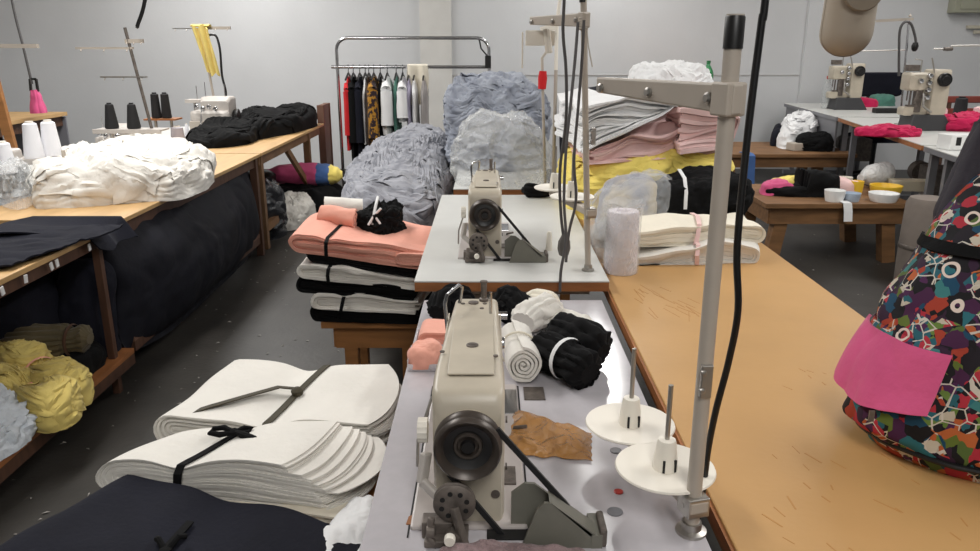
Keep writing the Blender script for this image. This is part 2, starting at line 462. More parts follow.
TAPE = plastic_film('brown_tape_film', (196, 142, 80), .3, .8)
TRAY = plastic_film('frosted_tray', (238, 234, 238), .3)
GREENG = plastic_film('green_glass', (40, 150, 84), .2, .8)
CLEARG = plastic_film('clear_bottle', (226, 232, 232), .7, .8)
THREADW = mat('white_thread', (236, 236, 240), .8, bump=.6, bscale=300, stretch=(.2, .2, 3))
THREADB = mat('black_thread', (26, 25, 27), .75, bump=.6, bscale=300, stretch=(.2, .2, 3))
THREADG = mat('grey_thread', (176, 170, 176), .8, bump=.6, bscale=300, stretch=(.2, .2, 3))
THREADP = mat('pink_thread', (226, 186, 188), .8, bump=.6, bscale=300, stretch=(.2, .2, 3))
LAMPM = mat('beige_lamp_plastic', (172, 160, 144), .5, var=.08, vscale=6)
BOXG = mat('grey_green_enamel', (158, 158, 140), .5)
BLUES = cloth('blue_webbing', (74, 106, 160), .1)
YELP = mat('yellow_plastic', (236, 196, 60), .4)
# ================================================================ setting
def struct(name, mb, m): return tag(mb.build(name, m, smooth=False), kind='structure')
WX0, WX1, WY0, WY1, WH = -6.6, 6.6, -3.2, 9.9, 3.5
struct('floor', MB().box((0, (WY0 + WY1) / 2, -.05), (WX1 - WX0 + .4, WY1 - WY0 + .4, .1)), FLOORM)
struct('ceiling', MB().box((0, (WY0 + WY1) / 2, WH + .05), (WX1 - WX0 + .4, WY1 - WY0 + .4, .1)), CEILM)
struct('wall_back', MB().box(((WX0 + 3.86) / 2, WY1 + .1, WH / 2), (3.86 - WX0, .2, WH)), WALL)
struct('wall_back_right', MB().box(((WX1 + 3.86) / 2, WY1 + .04, WH / 2), (WX1 - 3.86, .2, WH)), WALL)
struct('wall_left', MB().box((WX0 - .1, (WY0 + WY1) / 2, WH / 2), (.2, WY1 - WY0, WH)), WALL)
struct('wall_right', MB().box((WX1 + .1, (WY0 + WY1) / 2, WH / 2), (.2, WY1 - WY0, WH)), WALL)
struct('wall_front', MB().box((0, WY0 - .1, WH / 2), (WX1 - WX0 + .4, .2, WH)), WALL)
px0 = aty(421, 60, WY1).x; px1 = aty(452, 60, WY1).x
struct('trim_1', MB().box(((px0 + px1) / 2, WY1 - .03, WH / 2), (px1 - px0, .07, WH)), PILL)
struct('trim_2', MB().box((1.45, WY1 - .004, 1.17), (4.8, .008, .010)), mat('seam_paint', (178, 175, 173), .8))
# ceiling lights: unseen strips, skylights plus two added as camera-side fill
SKYM = mat('skylight_sheet', (240, 244, 248), .4)
def skylight(x, y, sx, sy, power, colr=(1, .985, .96)):
    t = thing('skylight_fill_strip', 'long translucent strip in the unseen ceiling, skylight and added fill alike', 'skylight', (x, y, WH - .03), 0, 'skylight strips in the ceiling')
    MB().box((x - sx / 2 - .03, y, WH - .025), (.05, sy + .1, .05)).box((x + sx / 2 + .03, y, WH - .025), (.05, sy + .1, .05)).build('frame', STEEL, t, smooth=False)
    MB().box((x, y, WH - .008), (sx, sy, .012)).build('panel', SKYM, t, smooth=False)
    ld = bpy.data.lights.new('daylight_fill', 'AREA'); ld.shape = 'RECTANGLE'; ld.size = sx; ld.size_y = sy; ld.energy = power; ld.color = colr
    lo = bpy.data.objects.new('daylight_fill', ld); COL.objects.link(lo); lo.location = (x, y, WH - .06)
skylight(.84, 5.7, .12, 2.3, 6)
skylight(1.27, 8.5, .16, 2.6, 44)
skylight(-2.9, 7.2, .6, 4.0, 120)
skylight(4.4, 6.2, .6, 4.2, 60)
skylight(-2.0, 3.4, .6, 3.0, 78)
skylight(2.6, 2.6, .5, 2.6, 62)  # unseen fill, added to brighten the cutting table and pile front
skylight(.4, -1.4, .8, 2.4, 62)  # unseen fill behind the camera, added for frontal light
# small flakes and threads on the floor
mb = MB(); rg = random.Random(5)
for i in range(230):
    if i < 150: x = rg.uniform(-1.75, -.7); y = rg.uniform(2.0, 6.5)
    else: x = rg.uniform(1.4, 3.2); y = rg.uniform(3.2, 7)
    a = rg.random() * 6.3; l = rg.uniform(.004, .016); w = rg.uniform(.002, .006)
    mb.add([(-l, -w * .4, .001), (-l * .2, -w, .004), (l, -w * .3, .001), (l * .3, w, .005)], [(0, 1, 2, 3)], Matrix.Translation((x, y, .001)) @ Matrix.Rotation(a, 4, 'Z'))
tag(mb.build('fabric_scraps', cloth('scrap_cotton', (160, 156, 150)), smooth=False), 'tiny pale fabric scraps and thread ends littering the dark floor', 'scraps', kind='stuff')
# ================================================================ tables
def wtable(name, label, x0, x1, y0, y1, z, th, topm, legm, legs, apron=.09, edge=None, shelf=None, cat='table', legw=.055, splay=0.0, inset=.05):
    t = thing(name, label, cat, ((x0 + x1) / 2, (y0 + y1) / 2, 0))
    MB().box(((x0 + x1) / 2, (y0 + y1) / 2, z - th / 2), (x1 - x0, y1 - y0, th)).build('tabletop', topm, t, smooth=False, bevel=.003)
    if edge:
        e = MB(); d = .006
        e.box(((x0 + x1) / 2, y0 - d / 2, z - th / 2 - .002), (x1 - x0 + 2 * d, d, th - .006)).box(((x0 + x1) / 2, y1 + d / 2, z - th / 2 - .002), (x1 - x0 + 2 * d, d, th - .006))
        e.box((x0 - d / 2, (y0 + y1) / 2, z - th / 2 - .002), (d, y1 - y0, th - .006)).box((x1 + d / 2, (y0 + y1) / 2, z - th / 2 - .002), (d, y1 - y0, th - .006))
        e.build('edge_banding', edge, t, smooth=False)
    if apron:
        a = MB(); zc = z - th - apron / 2; i = inset
        a.box(((x0 + x1) / 2, y0 + i, zc), (x1 - x0 - 2 * i, .022, apron)).box(((x0 + x1) / 2, y1 - i, zc), (x1 - x0 - 2 * i, .022, apron))
        a.box((x0 + i, (y0 + y1) / 2, zc), (.022, y1 - y0 - 2 * i, apron)).box((x1 - i, (y0 + y1) / 2, zc), (.022, y1 - y0 - 2 * i, apron))
        a.build('apron', legm, t, smooth=False)
    for (lx, ly) in legs:
        sx = splay * (1 if lx > (x0 + x1) / 2 else -1)
        MB().bar((lx, ly, z - th), (lx + sx, ly, 0), legw, legw, up=(0, 1, 0)).build('leg', legm, t, smooth=False, bevel=.002)
    if shelf:
        sx0, sx1, sy0, sy1, sz, sm = shelf
        MB().box(((sx0 + sx1) / 2, (sy0 + sy1) / 2, sz - .012), (sx1 - sx0, sy1 - sy0, .024)).build('shelf', sm, t, smooth=False)
        MB().box((sx1 - .015, (sy0 + sy1) / 2, sz - .049), (.03, sy1 - sy0, .05)).box((sx0 + .015, (sy0 + sy1) / 2, sz - .049), (.03, sy1 - sy0, .05)).build('shelf_rail', legm, t, smooth=False)
    return t
LX0, LX1 = -2.45, -1.68
# cutting table nearest on the left, with low shelf
t = wtable('cutting_table', 'plywood cutting table at the left edge with cloth bundles on its low shelf', LX0, LX1, .9, 3.28, .76, .022, WOOD, DWOOD,
       [(LX1 - .03, 3.24), (LX0 + .04, 3.24), (LX1 - .03, .95), (LX0 + .04, .95)], apron=.05, shelf=(LX0 + .05, LX1 + .01, .95, 3.36, .17, WOODE), legw=.032, inset=.03)
sc = MB()
for y, r in ((2.52, .2), (2.66, -.1), (2.83, .25), (2.87, .1), (3.12, .2)): sc.box((LX1 + .004, y, .722 - .01 * abs(r)), (.004, .018, .03), (r, 0, 0))
sc.build('paper_tags', WHITE2, t, smooth=False)
t = wtable('cutting_table', 'long plywood cutting table at left under the white cloth heap', LX0, LX1 - .02, 3.46, 5.72, .76, .022, WOOD, DWOOD,
       [(LX1 - .06, 5.66), (LX0 + .04, 5.66), (LX0 + .04, 3.52)], apron=.07, shelf=(LX0 + .05, LX1 - .05, 3.5, 5.7, .17, PANELW), legw=.05, inset=.04)
t = wtable('cutting_table', 'far plywood table on trestle legs under the long black cloth', LX0, LX1 - .02, 5.75, 8.0, .76, .022, WOOD, mat('trestle_wood', (128, 96, 66), .6, var=.3, vscale=6),
       [(LX1 - .08, 5.85), (LX1 - .08, 7.45), (LX0 + .05, 7.9), (LX0 + .05, 5.85)], apron=.08, legw=.06)
tw = t.children[0].data.materials[0]
tr = MB().bar((LX1 - .08, 7.45, .2), (LX0 + .1, 7.45, .2), .05, .07).bar((LX1 - .08, 5.9, .16), (LX1 - .08, 7.4, .16), .05, .06).bar((LX1 - .08, 7.42, .22), (LX1 - .08, 6.7, .66), .03, .06)
tr.build('stretcher', mat('brace_wood', (134, 98, 64), .6, var=.3, vscale=6), t, smooth=False)
# brown board standing at the far end of that table
tag(MB().box((-1.74, 8.22, .47), (.05, .34, .94)).box((-1.74, 8.06, .47), (.07, .03, .94)).box((-1.74, 8.38, .47), (.07, .03, .94)).build('wooden_board', PANELW, smooth=False, bevel=.004), 'brown wooden board standing upright at the far end of the plywood tables', 'panel')
# overlock tables further left
wtable('machine_table', 'grey topped machine table behind the white cloth heap', -3.35, -2.5, 3.45, 4.85, .74, .03, mat('grey_blue_top', (120, 126, 136), .4), STEEL, [(-3.3, 3.5), (-2.55, 3.5), (-3.3, 4.8), (-2.55, 4.8)], apron=0, legw=.04, edge=WOODE)
wtable('machine_table', 'machine table holding the overlock machine with two black cones', -3.2, -2.48, 5.0, 6.2, .74, .03, LAM2, STEEL, [(-3.15, 5.05), (-2.53, 5.05), (-3.15, 6.15), (-2.53, 6.15)], apron=0, legw=.04, edge=WOODE)
wtable('machine_table', 'machine table holding the overlock machine below the yellow cloth', -3.2, -2.48, 6.35, 7.9, .74, .03, LAM2, STEEL, [(-3.15, 6.4), (-2.53, 6.4), (-3.15, 7.8), (-2.53, 7.8)], apron=0, legw=.04, edge=WOODE)
t = wtable('work_table', 'brown table by the back wall below the hanging pink cloth', -5.3, -4.5, 6.3, 8.35, .85, .04, WOOD, DWOOD, [(-5.25, 6.4), (-4.55, 6.4), (-5.25, 8.3)], apron=.1)
MB().box((-4.9, 8.32, .40), (.78, .025, .80)).build('end_panel', mat('grey_panel', (120, 120, 126), .6), t, smooth=False)
# big cutting table on the right
t = wtable('cutting_table', 'broad yellow-brown cutting table running down the right side', .392, 1.105, .55, 4.5, .76, .03, WOODT, BENCHW, [(.45, 4.4), (1.05, 4.4), (.45, .65), (1.05, .65), (1.05, 2.5)], apron=.1, edge=WOODE)
# scratches worn in the top
scr = MB(); rg = random.Random(11)
for cx, cy, n, l in ((.56, 2.2, 14, .10), (.52, 2.35, 8, .12), (.62, 1.3, 10, .05), (.80, 1.15, 8, .03), (.5, 1.12, 7, .05), (.75, 1.75, 6, .03)):
    for i in range(n):
        x = cx + rg.gauss(0, .06); y = cy + rg.gauss(0, .08); ll = l * rg.uniform(.3, 1); a = -1.25 + rg.gauss(0, .2)
        scr.bar((x, y, .7602), (x + ll * math.cos(a), y + ll * math.sin(a), .7602), rg.uniform(.001, .003), .0006)
tag(scr.build('scratches', mat('scratch_brown', (184, 134, 74), .6), t, smooth=False), kind='stuff')
def sewing_table(name, label, x0, x1, y0, y1, z, topm, th=.036, holes=()):
    t = thing(name, label, 'sewing table', ((x0 + x1) / 2, (y0 + y1) / 2, 0))
    MB().box(((x0 + x1) / 2, (y0 + y1) / 2, z - .003), (x1 - x0, y1 - y0, .006)).build('tabletop', topm, t, smooth=False, bevel=.002)
    MB().box(((x0 + x1) / 2, (y0 + y1) / 2, z - .006 - (th - .006) / 2), (x1 - x0 - .002, y1 - y0 - .002, th - .006)).build('core_board', WOODE, t, smooth=False)
    for yy in (y0 + .12, y1 - .12):
        MB().box(((x0 + x1) / 2, yy, z - th - .02), (x1 - x0 - .1, .05, .04)).box(((x0 + x1) / 2, yy, .03), (x1 - x0 - .02, .06, .04)).box(((x0 + x1) / 2 - .12, yy, z / 2 - .02), (.05, .05, z - th - .08)).box(((x0 + x1) / 2 + .12, yy, z / 2 - .02), (.05, .05, z - th - .08)).box((x0 + .04, yy, .008), (.05, .06, .016)).box((x1 - .04, yy, .008), (.05, .06, .016)).build('leg_frame', GREYP, t, smooth=False)
    MB().bar(((x0 + x1) / 2, y0 + .12, .2), ((x0 + x1) / 2, y1 - .12, .2), .05, .03).build('stretcher', GREYP, t, smooth=False)
    for (hx, hy, r, m) in holes:
        MB().lathe([(r, 0), (r, .0016), (r * .85, .0024), (r * .8, .0018)], (hx, hy, z), n=24).build('grommet', m, t)
    return t
hs = []
for px, py, r, m in ((615, 512, .0135, GREYD), (618.5, 492, .0085, REDB), (583, 453, .011, GREYD), (616, 451, .012, GREYD)):
    p = at(px, py, .76); hs.append((p.x, p.y, r, m))
T1 = sewing_table('sewing_table', 'grey laminate sewing table in front holding the nearest sewing machine', -.208, .353, .93, 2.303, .76, LAM, holes=hs)
T2 = sewing_table('sewing_table', 'white sewing table in the middle holding the second sewing machine', -.245, .386, 2.377, 3.87, .80, LAM2)
p = at(488, 210, .8)
T3 = sewing_table('sewing_table', 'far white sewing table buried under clear plastic and grey cloth', -.20, .33, 4.15, 5.6, .78, LAM2)
# low benches
wtable('low_bench', 'wooden bench under the tied stack of salmon, black and white cloth', -.69, -.27, 2.95, 3.6, .45, .03, BENCHW, BENCHW, [(-.58, 3.02), (-.34, 3.02), (-.62, 3.5), (-.34, 3.5)], apron=.1, cat='bench', legw=.055)
wtable('low_bench', 'low wooden bench hidden under the white tied bundles in front', -.70, -.235, 1.0, 2.0, .558, .03, BENCHW, BENCHW, [(-.65, 1.1), (-.28, 1.1), (-.65, 1.92), (-.28, 1.92)], apron=.08, cat='bench')
wtable('low_bench', 'low bench buried under the long heap of grey cloth', -.78, -.26, 3.95, 5.6, .40, .03, BENCHW, BENCHW, [(-.7, 4.0), (-.32, 4.0), (-.7, 5.5), (-.32, 5.5)], apron=.08, cat='bench')
t = wtable('low_bench', 'far wooden bench by the wall holding a heap of white cloth', 2.28, 3.62, 7.6, 8.62, .5, .035, BENCHD, BENCHD, [(2.4, 7.7), (3.3, 7.75), (2.4, 8.5), (3.45, 8.5)], apron=.1, cat='bench', legw=.09)
t = wtable('low_bench', 'low plank bench cluttered with plastic lids and black cloth', 1.96, 3.02, 5.38, 6.2, .45, .035, BENCHD, BENCHD, [(2.12, 5.48), (2.86, 5.48), (2.12, 6.1), (2.86, 6.1)], apron=.12, cat='bench', legw=.095, splay=.06)
# ================================================================ lockstitch sewing machine
HOLE = mat('dark_recess', (20, 19, 19), .7)
def sewing_machine(label, loc, enamel, lint=True):
    t = thing('sewing_machine', label, 'sewing machine', loc, 0, 'lockstitch machines on the middle tables')
    B = lambda mb, n, m, p=None, **k: mb.build(n, m, p or t, w=False, **k)
    B(MB().box((.0, .245, .003), (.195, .56, .010)), 'bed', BEDM, smooth=False, bevel=.004)
    B(MB().box((-.03, .43, .0085), (.10, .10, .003)).box((.07, .43, .0085), (.05, .12, .003)), 'needle_plate', CHROME, smooth=False, bevel=.001)
    # body: column and arm as one casting
    b = MB()
    b.loft([(-.020, 0, .106, .0, .218, .016), (-.012, 0, .114, .0, .234, .014), (.004, 0, .118, .0, .241, .010), (.055, 0, .119, .0, .2415, .010), (.10, 0, .118, .0, .2415, .010), (.118, 0, .114, .10, .242, .010)])
    b.loft([(.09, 0, .118, .125, .2415, .010), (.16, .001, .112, .138, .243, .009), (.26, .003, .104, .142, .245, .009), (.36, .005, .097, .140, .246, .009), (.372, .005, .096, .09, .246, .010), (.44, .006, .092, .085, .246, .012), (.452, .006, .084, .09, .240, .016)])
    B(b, 'body', enamel)
    tp = MB().box((.003, .235, .2452), (.078, .38, .003)).box((-.05, .26, .205), (.003, .24, .06)).box((.056, .26, .205), (.003, .24, .06))
    B(tp, 'top_cover', enamel, smooth=False, bevel=.001)
    B(MB().lathe([(.0, .0), (.011, 0), (.011, .002), (.009, .003), (0, .003)], (.003, .17, .2465), n=20).box((.003, .17, .2498), (.016, .003, .001)), 'oil_emblem', DUSTY)
    for x, y in ((-.022, .405), (.024, .405), (.018, .375), (-.05, .14), (.045, .12)): B(MB().lathe([(.0045, 0), (.0045, .002), (.003, .0025)], (x, y, .246), n=10), 'screw', DUSTY)
    B(MB().lathe([(.011, 0), (.011, .003), (.007, .004)], (.0, .41, .246), n=16), 'screw_cap', DUSTY)
    B(MB().lathe([(.0075, 0), (.0075, .002), (.004, .002)], (.044, -.0225, .06), 'Y', n=14), 'screw', DUSTY)
    for z in (.07, .16): B(MB().lathe([(.006, 0), (.006, .003)], (.0615, .05, z), 'X', n=12), 'screw', DUSTY)
    # hand wheel facing the operator's right end
    w = MB().lathe([(.0, -.002), (.016, -.002), (.018, -.010), (.022, -.010), (.024, -.004), (.034, -.002), (.038, -.012), (.044, -.022), (.050, -.026), (.0535, -.022), (.0545, -.015), (.052, -.011), (.0515, -.006), (.0545, -.002), (.0550, .008), (.05, .010), (.02, .016)], (0, -.040, .163), 'Y', n=48)
    hw = B(w, 'hand_wheel', WHEELM)
    B(MB().lathe([(.0, -.002), (.010, -.002), (.012, .004)], (0, -.052, .163), 'Y', n=18).lathe([(.0385, -.0005), (.0405, -.0135), (.026, -.006), (.024, -.006)], (0, -.0405, .163), 'Y', n=36, caps=False), 'wheel_hub', BLKP, hw)
    B(MB().lathe([(.046, -.014), (.050, -.006), (.052, .004)], (0, -.018, .163), 'Y', n=32), 'wheel_collar', enamel)
    # stitch dial and reverse lever
    d = MB(); k = 28
    R = []
    for z in (0, .016):
        R.append([Vector((-.068 - z, .012 + (.021 if j % 2 else .0195) * math.cos(2 * PI * j / k), .160 + (.021 if j % 2 else .0195) * math.sin(2 * PI * j / k))) for j in range(k)])
    d.grid(R, False, True).fan(R[0], Vector((-.068, .012, .160)), True).fan(R[1], Vector((-.084, .012, .160)))
    B(d, 'stitch_dial', WHITEP)
    B(MB().bar((-.07, .0, .125), (-.078, -.01, .075), .012, .02).bar((-.078, -.01, .078), (-.045, -.03, .055), .012, .016), 'reverse_lever', BEIGE2, smooth=False, bevel=.003)
    # bobbin winder
    bw = B(MB().lathe([(.0, 0), (.030, 0), (.034, .003), (.034, .006), (.031, .009), (.034, .012), (.034, .015), (.02, .018)], (-.022, -.066, .068), 'Y', n=36), 'bobbin_winder', DUSTY)
    h = MB()
    for q in range(8): h.lathe([(.0042, 0), (.0042, .0012)], (-.022 + .021 * math.cos(q * PI / 4 + .3), -.0672, .068 + .021 * math.sin(q * PI / 4 + .3)), 'Y', n=10)
    B(h, 'pulley_holes', HOLE, bw)
    f = MB().box((-.05, -.05, .02), (.05, .03, .03)).bar((-.022, -.075, .07), (-.005, -.09, .012), .012, .012).lathe([(.012, 0), (.012, .02), (.007, .022)], (-.024, -.092, .022), 'Y', n=16).tube([(-.058, -.075, .052), (-.062, -.08, .02), (-.052, -.082, .006)], .006).lathe([(.010, 0), (.010, .014)], (-.066, -.08, .03), 'X', n=14).box((-.035, -.06, .008), (.07, .05, .012))
    B(f, 'winder_bracket', DUSTY, bw, smooth=False, bevel=.002)
    B(MB().lathe([(.008, 0), (.009, .003), (.009, .012), (.006, .014)], (-.028, -.106, .028), 'Y', n=16), 'winder_wheel', WHITEP, bw)
    # drive belt to the motor below
    B(MB().bar((.046, -.046, .192), (.155, -.046, .06), .009, .006, up=(0, 1, 0)).bar((-.03, -.046, .113), (.055, -.046, .0), .009, .006, up=(0, 1, 0)).bar((.155, -.046, .06), (.20, -.046, .0), .009, .006, up=(0, 1, 0)), 'drive_belt', RUBBER, smooth=False)
    # belt cover standing right of the machine
    c = MB().prism([(.085, .0), (.108, .070), (.120, .082), (.132, .082), (.205, .02), (.205, 0)], -.082, -.076)
    c.prism([(.07, .0), (.07, .066), (.092, .084), (.108, .083), (.15, .05), (.205, .012), (.205, 0)], -.028, -.022)
    c.prism([(.132, .080), (.128, .084), (.212, .018), (.205, .012)], -.082, -.045)
    c.box((.205, -.052, .012), (.018, .062, .024))
    cv = B(c, 'belt_cover', COVERM, smooth=False, bevel=.002)
    B(MB().box((.216, -.052, .016), (.012, .058, .032)), 'cover_end', DUSTY, cv, smooth=False, bevel=.004)
    B(MB().box((.115, -.048, .0015), (.17, .028, .002)), 'belt_slot', HOLE, smooth=False)
    # thread posts and wires on the far end of the arm
    B(MB().lathe([(.010, .244), (.010, .252), (.0065, .254), (.0065, .286), (.008, .287), (.008, .291), (.004, .292)], (.022, .425, 0), n=14), 'presser_screw', DUSTY)
    B(MB().tube([(.036, .345, .24), (.036, .345, .292)], .0032), 'thread_post', CHROME)
    g = [(-.05, .33, .20), (-.056, .335, .27), (-.052, .345, .286), (-.030, .40, .29), (-.024, .41, .282), (-.03, .41, .24)]
    B(MB().tube(g, .0038, n=8), 'thread_guard', CHROME)
    B(MB().tube([(.012, .445, .10), (.012, .445, .02)], .004).tube([(-.004, .445, .10), (-.004, .445, .035)], .003).box((.012, .44, .014), (.02, .03, .006)).lathe([(.012, 0), (.014, .004), (.012, .014)], (.052, .40, .16), 'X', n=18).lathe([(.009, 0), (.009, .02)], (.052, .42, .215), 'X', n=12), 'presser_bar', CHROME)
    B(MB().tube([(.085, .30, .006), (.085, .30, .012), (.11, .29, .02)], .004), 'bed_latch', DUSTY)
    B(MB().box((.07, .12, .009), (.025, .06, .004)), 'bed_hinge', DUSTY)
    B(MB().tube([(-.075, .2, .13), (-.10, .16, .06), (-.102, .155, .008)], .003), 'lifter_rod', STEEL)
    return t
M1 = sewing_machine('beige sewing machine nearest the camera with its big hand wheel facing front', (-.035, 1.135, .76), BEIGE)
M2 = dup(M1, (-.018, 2.675, .80), 0, 'smaller looking sewing machine on the white middle table')
# lint dropped around the nearest machine
hp = heap([(-.075, 1.0), (.02, .985), (.13, 1.0), (.15, 1.03), (.03, 1.045), (-.07, 1.04)], .762, .02, amp=.012, f=40, sd=4, nu=90, nv=14)
tag(hp.build('lint', cloth('pinkish_lint', (150, 128, 128), .3, vscale=60, bump=1, bscale=200)), 'pinkish grey lint gathered around the foot of the nearest machine', 'lint', kind='stuff')
# recess frames let into the front table beside the bed
p = at(534, 396, .76)
# ================================================================ thread stands
def spool_part(t, x, y, z, r, rod=.10):
    pl = MB().lathe([(.0, .0), (r * .96, .003), (r, .006), (r * .985, .009), (r * .3, .0055), (0, .0055)], (x, y, z), n=48).build('spool_plate', WHITEP, t)
    MB().lathe([(.021, .005), (.0205, .02), (.016, .056), (.0145, .060), (.006, .0605)], (x, y, z), n=24).build('cone_holder', WHITEP, pl)
    sl = MB()
    for a in (-1.9, -.9, .5, 2.2): sl.box((x + .0205 * math.cos(a), y + .0205 * math.sin(a), z + .018), (.004, .004, .022), (0, 0, a))
    sl.build('holder_slots', HOLE, pl, smooth=False)
    MB().tube([(x, y, z + .05), (x, y, z + .06 + rod)], .0042, n=10).build('spool_rod', STEEL, pl)
def thread_stand(label, base, z0, ztop, plates, plz, arm, armz, r=.012, foot=True, plate_r=.085, cap=True, joint=None, lean=0.0):
    x, y = base
    t = thing('thread_stand', label, 'thread stand', (x, y, z0), 0)
    MB().tube([(x, y, z0 + .002), (x + lean, y, ztop)], r, n=20).build('pole', GREYP, t)
    if cap: MB().lathe([(r * 1.12, -.045), (r * 1.12, -.004), (r * .9, 0), (0, 0)], (x + lean, y, ztop), n=20).build('pole_cap', BLKP, t)
    MB().lathe([(r * 2.1, 0), (r * 2.1, .005), (r * 1.4, .008), (r * 1.35, .02)], (x, y, z0), n=20).build('foot_flange', STEEL, t)
    if joint:
        j = MB().box((x, y - r * .75, joint), (r * 1.5, r * 1.2, .055)).lathe([(.005, 0), (.005, .006)], (x - .006, y - r * 1.6, joint + .015), 'Y', n=10).lathe([(.005, 0), (.005, .006)], (x - .006, y - r * 1.6, joint - .015), 'Y', n=10)
        j.build('pole_joint', STEEL, t, smooth=False, bevel=.002)
    ex, ey = plates[-1]
    d = Vector((ex - x, ey - y, 0)); d.normalize()
    MB().bar((x - d.x * .02, y - d.y * .02, plz - .014), (ex + d.x * .02, ey + d.y * .02, plz - .014), .034, .022).build('spool_bracket', GREYP, t, smooth=False, bevel=.003)
    MB().box((x, y, plz - .016), (r * 3.2, r * 3.2, .034), (0, 0, math.atan2(d.y, d.x))).lathe([(.006, 0), (.006, .012)], (x - r * 1.6, y - .004, plz - .016), 'X', n=10).build('bracket_clamp', STEEL, t, smooth=False, bevel=.002)
    for px, py in plates: spool_part(t, px, py, plz, plate_r)
    x += lean * (armz - z0) / (ztop - z0)
    ax, ay = arm; dd = Vector((ax - x, ay - y, 0)); L = dd.length; dd.normalize(); nn = Vector((-dd.y, dd.x, 0))
    a0 = Vector((x, y, armz)) - dd * (r * 1.6); a1 = Vector((ax, ay, armz)); vs = []
    for q, hh in ((a0, .021), (a1, .013)):
        for i, k in ((-1, -1), (1, -1), (1, 1), (-1, 1)): vs.append(q + nn * (i * .009) + Vector((0, 0, k * hh + (0.021 - hh) * .6)))
    ar = MB().add(vs, [(0, 1, 2, 3), (7, 6, 5, 4), (0, 4, 5, 1), (1, 5, 6, 2), (2, 6, 7, 3), (3, 7, 4, 0)]).build('guide_arm', GREYP, t, smooth=False, bevel=.003)
    bo = MB()
    for q in (.14, .55, .95):
        c = a0.lerp(a1, q) + nn * .009
        bo.lathe([(.0085, 0), (.0085, .004), (.005, .007)], c, tuple(nn), n=12)
        c = a0.lerp(a1, q) - nn * .009
        bo.lathe([(.0085, 0), (.0085, .004), (.005, .007)], c, tuple(-nn), n=12)
    bo.build('bolts', STEEL, ar)
    MB().box((x, y, armz), (r * 2.9, r * 2.9, .046), (0, 0, math.atan2(dd.y, dd.x))).build('arm_clamp', GREYP, t, smooth=False, bevel=.003)
    return t
b1 = at(691, 529, .765)
d1 = at(665, 468, .835); d2 = at(630, 424, .835)
thread_stand('tall grey thread stand in front with two empty white spool plates', (b1.x, b1.y), .76, aty(735, 14, b1.y).z, [(d1.x, d1.y), (d2.x, d2.y)], .83, (.195, 1.40), aty(722, 99, b1.y).z, joint=aty(704, 378, b1.y).z)
b2 = at(588, 269, .805)
e1 = at(572, 197, 1.02); e2 = at(555, 188, 1.02)
TS2 = thread_stand('thread stand on the white middle table with grey cords tied to it', (b2.x, b2.y), .80, 1.70, [(e1.x, e1.y), (e2.x, e2.y)], 1.015, (b2.x - .19, b2.y + .25), aty(582, 20, b2.y).z, r=.010, plate_r=.078, joint=aty(588, 136, b2.y).z, lean=-.047)
XT = b2.x - .043
zz = aty(588, 30, b2.y).z
MB().tube([(XT + .012 * math.cos(a), b2.y + .012 * math.sin(a), zz + a * .0012) for a in [q * .5 for q in range(60)]], .004, n=6).tube([(XT + .01, b2.y - .012, zz), (XT + .016, b2.y - .02, zz - .05), (XT + .03, b2.y - .02, zz - .11)], .002, n=5).build('wrapped_cord', cloth('dirty_string', (190, 182, 170)), TS2)
ax = b2.x - .19; ay = b2.y + .25; az = aty(582, 22, b2.y).z - .045
MB().box((ax + .03, ay, az), (.10, .02, .05)).tube([(ax - .03, ay, az + .02), (ax - .03, ay, az - .1)], .003).tube([(ax + .05, ay - .02, az + .03), (ax + .06, ay - .02, az - .05)], .012).build('tension_block', WHITEP, TS2, smooth=False, bevel=.003)
def cable(name, pts, r, m, label, cat='cable', group=None, sub=6, up=False):
    if up:
        q = Vector(pts[0]); pts = [Vector((q.x + .02, q.y, WH)), Vector((q.x + .01, q.y, (q.z + WH) / 2))] + list(pts)
    P = []; k = len(pts); pts = [Vector(p) for p in pts]
    for i in range(k - 1):
        p0 = pts[max(i - 1, 0)]; p1 = pts[i]; p2 = pts[i + 1]; p3 = pts[min(i + 2, k - 1)]
        for j in range(sub):
            t = j / sub
            P.append(.5 * ((2 * p1) + (p2 - p0) * t + (2 * p0 - 5 * p1 + 4 * p2 - p3) * t * t + (3 * p1 - p0 - 3 * p2 + p3) * t ** 3))
    P.append(pts[-1])
    return tag(MB().tube(P, r, n=10).build(name, m), label, cat, group)
CBK = mat('black_cable', (16, 16, 17), .35); CGY = mat('grey_cable', (82, 80, 80), .5)
Yc = b1.y + .03
cable('overhead_cable', [aty(x, y, Yc + k) for x, y, k in ((772, -60, 0), (762, 20, 0), (753, 90, 0), (745, 160, 0), (737, 250, 0), (738, 310, 0), (729, 360, .01), (716, 410, .01), (708, 450, .015), (703, 490, .01), (697, 523, 0))], .0055, CBK, 'thick black cable hanging beside the front thread stand', up=True)
Y2 = b2.y - .03
for i, (pts, r, lb) in enumerate((
    ([(565, -20), (563, 30), (566, 70), (566, 120), (560, 170), (561, 215), (565, 245)], .0052, 'leftmost grey cord hanging before the middle thread stand, ending in a plug'),
    ([(578, 22), (575, 60), (570, 110), (566, 150), (564, 200), (566, 240), (561, 270), (560, 292)], .0048, 'middle grey cord running down past the white table edge'),
    ([(584, 20), (582, 60), (578, 110), (574, 160), (576, 200), (569, 232), (566, 262)], .0048, 'grey cord closest to the middle thread stand pole'))):
    off = .13 if i == 0 else (.0 if i == 2 else -.175)
    if i == 1: pp = [aty(x, y, b2.y + q) for (x, y), q in zip(pts, (-.02, -.04, -.07, -.09, -.11, -.13, -.15, -.155))]
    else: pp = [aty(x, y, b2.y + off * (1 if i else .3) - .03) for x, y in pts]
    cable('overhead_wire', pp, r, CGY, lb, 'cord', 'grey cords on the middle thread stand', up=(i == 0))
pl = aty(564, 247, b2.y + .01)
